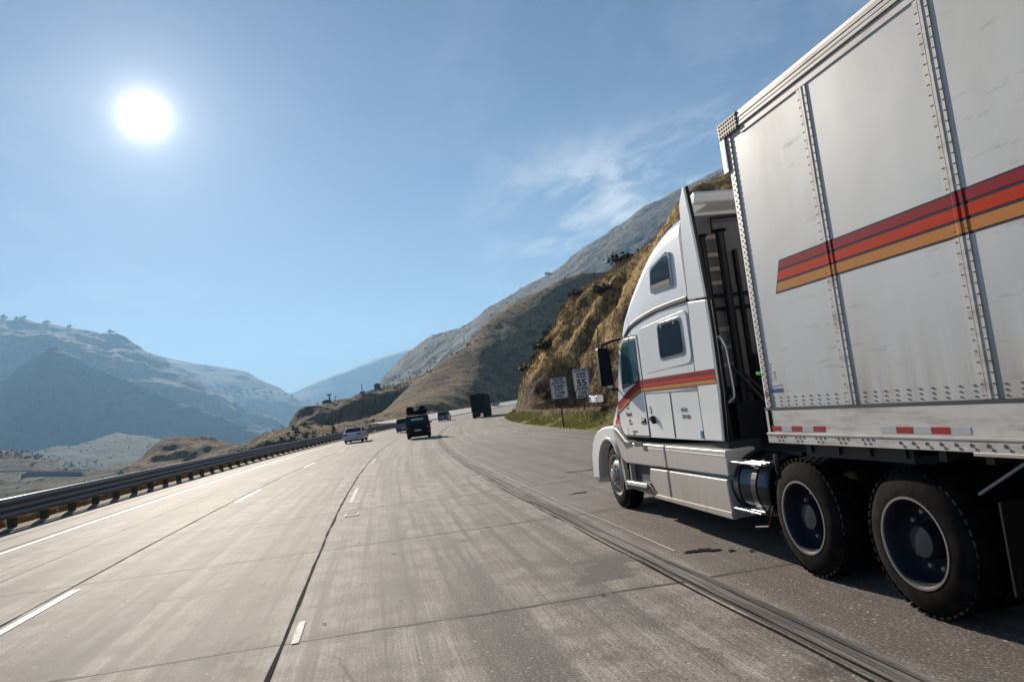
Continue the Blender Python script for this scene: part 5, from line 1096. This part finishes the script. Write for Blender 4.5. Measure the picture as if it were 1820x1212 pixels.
c4 = car('hatchback_car', 'tiny car on the pale opposite roadway just past the brown verge', SED, [(-1.75, 1.0), (-1.15, 1.42), (.15, 1.43), (1.0, .98)], 1.80, M['card'], .33, (-1.45, 1.35), -2.38)
c4.location = rp(262, -17.5, .36); c4.rotation_euler.z = heading(262)+math.pi
# box lorry ahead in the right lane, seen from behind
lt = empty('box_lorry', label='tall dark box lorry seen from behind in the right lane', cat='truck'); lt.location = rp(124.5, 6.05, .02); lt.rotation_euler.z = heading(124.5)
MB().box(-1.28, 1.28, 0, 12.5, 1.05, 3.95).build('cargo_box', M['canvas'], lt, bevel=.03)
mb = MB().box(-1.30, -1.20, -.04, .05, 1.0, 4.0).box(1.20, 1.30, -.04, .05, 1.0, 4.0).box(-1.3, 1.3, -.04, .05, 3.88, 4.0).box(-1.3, 1.3, -.05, .05, .95, 1.1).box(-.03, .03, -.035, 0, 1.1, 3.88)
for x in (-.8, -.4, .4, .8): mb.tube([(x, -.04, 1.1), (x, -.04, 3.88)], .018, 6)
mb.build('door_frame', M['black'], lt)
mb = MB()
for y in np.arange(.4, 12, 1.2): mb.tube([(-1.25, y, 3.93), (-.8, y, 4.06), (0, y, 4.10), (.8, y, 4.06), (1.25, y, 3.93)], .03, 6)
mb.build('roof_hoops', M['black'], lt)
for sx in (-1, 1):
    MB().box(*sorted((sx*1.2, sx*.95)), -.055, -.04, .98, 1.07).build('tail_lamp', M['lamp'], lt)
    for yy in (.9, 2.2, 9.2, 10.5): wheel(lt, (sx*1.20, yy, .51), side=sx, lugs=0, wd=.56); 
    MB().box(*sorted((sx*1.22, sx*.62)), .15, .17, .15, .9).build('mud_flap', M['black'], lt)
MB().box(-.9, .9, -.05, .05, .45, .55).box(-.8, -.7, -.02, .05, .5, 1.0).box(.7, .8, -.02, .05, .5, 1.0).box(-.4, .4, 0, 13, .75, 1.05).build('under_run_bar', M['dark'], lt)
MB().box(-1.2, 1.2, 12.9, 15.2, .6, 3.4).build('cab', M['carb'], lt, bevel=.1); MB().box(-1.1, 1.1, 12.2, 13.0, 3.3, 3.7).build('cab_fairing', M['carb'], lt, bevel=.1)
for sx in (-1, 1): wheel(lt, (sx*1.20, 14.2, .51), side=sx, lugs=0)
# white lorry far off at the foot of the hills
ft = empty('distant_lorry', label='white box lorry far away behind the guard rail at the foot of the dark hill', cat='truck'); p = at(699, 747.5, 330); ft.location = (p[0], p[1], p[2]-1.9); ft.rotation_euler.z = R_(-118)
MB().box(-1.28, 1.28, -4., 4., 1.05, 3.7).build('cargo_box', M['trailer'], ft, bevel=.04); MB().box(-1.15, 1.15, 4.5, 6.9, .7, 3.3).build('cab', M['card'], ft, bevel=.2); MB().box(-.4, .4, -4, 6.8, .7, 1.0).build('frame', M['dark'], ft)
MB().box(-1.1, 1.1, 6.86, 6.92, 1.9, 2.9).build('windshield', M['glass'], ft)
for sx in (-1, 1):
    for yy in (-3., -1.8, 2.6, 5.8): wheel(ft, (sx*1.2, yy, .51), side=sx, lugs=0)
mb = MB(); 
G = np.array([[at(x, y-.5+1.6*q, 330+4-8*q) for q in (0, 1)] for x, y in ((655, 759.5), (680, 756), (700, 752.8), (725, 749.8), (742, 748.5))]); G[..., 2] -= .15
smooth_grid('frontage_road', G, M['wall'], **STR)
# ================================================================== SIGNS
def sign(name, label, foot, h, wd, panels, lean=.0, face=-.28, cat='road sign'):
    t = empty(name, foot, face, label=label, cat=cat)
    MB().box(-.045, .045, .0, .09, -.5, h+.9).build('post', M['wood'], t, bevel=.005)
    for (z0, z1, lines, mw) in panels:
        p = MB().prism(rrect([(-mw/2, z0), (mw/2, z0), (mw/2, z1), (-mw/2, z1)], .05, 4), -.012, -.004, 'y').build('panel', M['signw'], t)
        q = MB()
        b = .014; w2 = mw/2-.022
        for (a, c, d, e) in ((-w2, w2, z0+.022, z0+.022+b), (-w2, w2, z1-.022-b, z1-.022), (-w2, -w2+b, z0+.022, z1-.022), (w2-b, w2, z0+.022, z1-.022)): q.add([(a, -.0135, d), (c, -.0135, d), (c, -.0135, e), (a, -.0135, e)], [(0, 1, 2, 3)])
        q.build('border', M['ink'], p, recalc=False)
        for (s_, z, size, sxx, bb) in lines: text('lettering', s_, size, M['ink'], p, Matrix.Translation((0, -.0145, z)) @ Matrix.Rotation(math.pi/2, 4, 'X'), .0006, 'CENTER', bold=bb, sx=sxx)
    return t
r = pray(996.5, 712); d_ = 43.; f1 = at(993.5, 690, d_); f2 = at(1033, 675, d_+1)
B0 = f1[2]-.60
s1 = sign('lane_sign', 'rectangular white sign reading trucks autos with trailers right 2 lanes only', (f1[0], f1[1], 0), B0, 1., [(B0, B0+1.24, [('TRUCKS', B0+1.04, .20, .80, .011), ('AUTOS WITH', B0+.85, .20, .66, .011), ('TRAILERS', B0+.655, .20, .76, .011), ('RIGHT', B0+.46, .20, .9, .011), ('2 LANES', B0+.265, .20, .86, .011), ('ONLY', B0+.07, .20, .9, .011)], .98)])
B1 = f2[2]-.62
s2 = sign('speed_limit_sign', 'white 55 maximum speed sign with a radar enforced plate below', (f2[0], f2[1], 0), B1, 1., [(B1-.02, B1+1.30, [('AUTOS WITH', B1+1.12, .19, .66, .011), ('TRAILERS', B1+.935, .18, .78, .011), ('TRUCKS', B1+.75, .18, .84, .011), ('55', B1+.25, .58, 1.05, .022), ('MAXIMUM', B1+.055, .17, .86, .011)], .94), (B1-.47, B1-.035, [('RADAR', B1-.22, .19, .84, .011), ('ENFORCED', B1-.42, .19, .70, .011)], .84)])
t = empty('warning_sign', label='orange diamond warning sign beside the opposite roadway', cat='road sign'); p = at(827, 722.6, 268); t.location = (p[0], p[1], p[2]-2.0); t.rotation_euler.z = -.2
MB().prism([(0, 1.15), (.85, 2.0), (0, 2.85), (-.85, 2.0)], -.02, 0, 'y').build('panel', M['signo'], t); MB().box(-.05, .05, .0, .08, -1.5, 2.2).build('post', M['wood'], t)
MB().prism([(-.12, 1.7), (.12, 1.7), (.12, 2.05), (.3, 2.05), (0, 2.45), (-.3, 2.05), (-.12, 2.05)], -.024, -.021, 'y').build('arrow_symbol', M['ink'], t)
# ================================================================== POLES AND HUTS
def pole(label, px, pyt, pyb, d, arms=2, r=.16, nm_='ridge_hill'):
    b = at(px, pyb, d) if nm_ is None else surf(nm_, px, pyb); h = (pyb-pyt)/FPX*np.dot(b-CAM, F_)*1.0+1
    t = empty('utility_pole', (b[0], b[1], b[2]-1), R_(20), label=label, cat='utility pole', group='utility poles on the hills')
    MB().tube([(0, 0, -1), (0, 0, h)], [r, r*.7], 8).build('mast', M['wood'], t); mb = MB()
    for k in range(arms): mb.box(-1.3, 1.3, -.08, .08, h-.7-k*1.1, h-.5-k*1.1)
    mb.build('cross_arm', M['wood'], t); mb = MB()
    for k in range(arms):
        for x in (-1.1, -.5, .5, 1.1): mb.lathe([(h-.5-k*1.1, .05), (h-.25-k*1.1, .09), (h-.2-k*1.1, 0)], 'z', (x, 0, 0), 6)
    mb.build('insulators', M['alud'], t)
pole('dark pole standing closest, just over the guard rail', 505, 757, 794, 236, 1, .14)
pole('tall twin-armed pole on the ridge left of its partner', 713, 665, 692, 445, 2, .17); pole('twin-armed pole on the ridge between two others', 729.5, 660, 682, 560, 2, .17); pole('pole highest up at the edge of the brown hill', 766.5, 643, 664, 640, 1, .17, 'brown_hill')
pole('faint pole on the shoulder of the hazy second mountain', 527, 690, 703, 2400, 2, .5, 'back_mountain')
def hut(label, px, py, d, wd, dp, h, name='hut', rot=.3, roof=True, m_='hut'):
    b = surf('ridge_hill', px); t = empty(name, (b[0], b[1], b[2]-1.9), rot, label=label, cat=name.replace('_', ' ')); MB().box(-wd/2, wd/2, -dp/2, dp/2, -1.5, h+1.5).build('walls', M[m_], t, bevel=.03)
    if roof: MB().prism([(-wd*.58, h+1.45), (wd*.58, h+1.45), (wd*.3, h+2.1), (-wd*.3, h+2.1)], -dp*.58, dp*.58, 'y').build('roof', M[m_], t)
    MB().box(-.5, .5, -dp/2-.04, -dp/2, 1.5, 3.3).build('door', M['black'], t)
    return t
hut('low dark hut on the left end of the ridge', 572, 719, 512, 5.5, 4, 1.6)
t = empty('lookout_mast', label='dark T-shaped mast with a wide top above the low hut', cat='mast'); b = surf('ridge_hill', 577.5); t.location = b; mb = MB().box(-.45, .45, -.3, .3, -1, 4.4).build('stem', M['hut'], t); MB().box(-1.5, 1.5, -.8, .8, 4.4, 5.3).build('platform', M['hut'], t, bevel=.1)
t = empty('small_mast', label='thin mast with a dish-like head to the right of the hut', cat='mast'); b = surf('ridge_hill', 588); t.location = b; MB().tube([(0, 0, -1), (0, 0, 2.6)], .14, 6).tube([(-1., 0, -1), (-1., 0, 1.0)], .14, 6).build('stem', M['hut'], t); MB().lathe([(2.4, 0), (2.4, .5), (3.1, .6), (3.3, 0)], 'z', (.1, 0, 0), 10).box(-1.3, -.7, -.2, .2, .9, 1.3).build('head', M['hut'], t)
t = empty('radio_mast', label='thin lattice radio mast on the ridge skyline between the huts', cat='mast'); b = surf('ridge_hill', 635); t.location = b; mb = MB()
for (x, y) in ((-.5, -.3), (.5, -.3), (0, .5)): mb.tube([(x, y, -1), (x*.35, y*.35, 6.8)], .09, 5)
for k in range(6): mb.tube([(-.5+.05*k, -.3, k*1.1), (.5-.06*k, -.3, k*1.1+1)], .05, 4)
mb.build('lattice', M['galv'], t); MB().prism([(-3, -1), (3, -1), (1.6, 1.0), (-1.2, .9)], -1.5, 1.5, 'y').build('base_shelter', M['hut'], t, bevel=.2)
h_ = hut('squat dark tower building with a small vent on the ridge skyline', 662, 698, 592, 4.2, 4, 4.4, 'tower_building', .2, False); MB().box(-.6, .5, -.5, .5, 5.8, 6.6).build('roof_vent', M['hut'], h_)
# channel wall and road on the valley floor
def vstrip(name, pts, d0, h, wd, m_, **k):
    P = [at(x, y, d) for x, y, d in pts]; vs = []
    for p in P: vs += [(p[0], p[1], p[2]-6), (p[0], p[1], p[2]), (p[0], p[1]+wd, p[2]), (p[0], p[1]+wd, p[2]-6)]
    fs = [(4*i+j, 4*i+4+j, 4*i+5+j, 4*i+1+j) for i in range(len(P)-1) for j in range(3)]; return MB().add(vs, fs).build(name, m_, recalc=False, **k)
vstrip('retaining_wall', [(33, 852, 930), (36, 843, 950), (46, 839, 980), (60, 838, 1000), (100, 838, 1010), (145, 838, 1020)], 0, 0, 1.5, mat('slate_blue_wall', (.16, .17, .19), .8), label='long slate grey retaining wall with a rounded end on the valley floor', cat='wall')
G = np.array([[at(x, y+a, d) for a in (0, 2.5)] for x, y, d in ((-120, 838, 1060), (0, 836, 1060), (60, 835.5, 1060), (120, 835.5, 1060), (160, 834, 1060))]); smooth_grid('valley_road', G, M['wall'], **STR)
# scattered scrub on the nearer hills
# ================================================================== HAZE
hz = MB().box(-13900, 13900, -13900, 13900, -77, 1500).build('haze', bpy.data.materials.new('haze_air')); tag(hz, 'thin blue haze filling the canyon', 'haze', kind='stuff')
mt = hz.data.materials[0]; mt.use_nodes = True; nt = mt.node_tree; nt.nodes.remove(nt.nodes['Principled BSDF']); pv = nt.nodes.new('ShaderNodeVolumePrincipled')
pv.inputs['Color'].default_value = (.36, .66, 1.0, 1); pv.inputs['Density'].default_value = 9.5e-5; pv.inputs['Anisotropy'].default_value = .25; nt.links.new(pv.outputs[0], nt.nodes['Material Output'].inputs['Volume'])
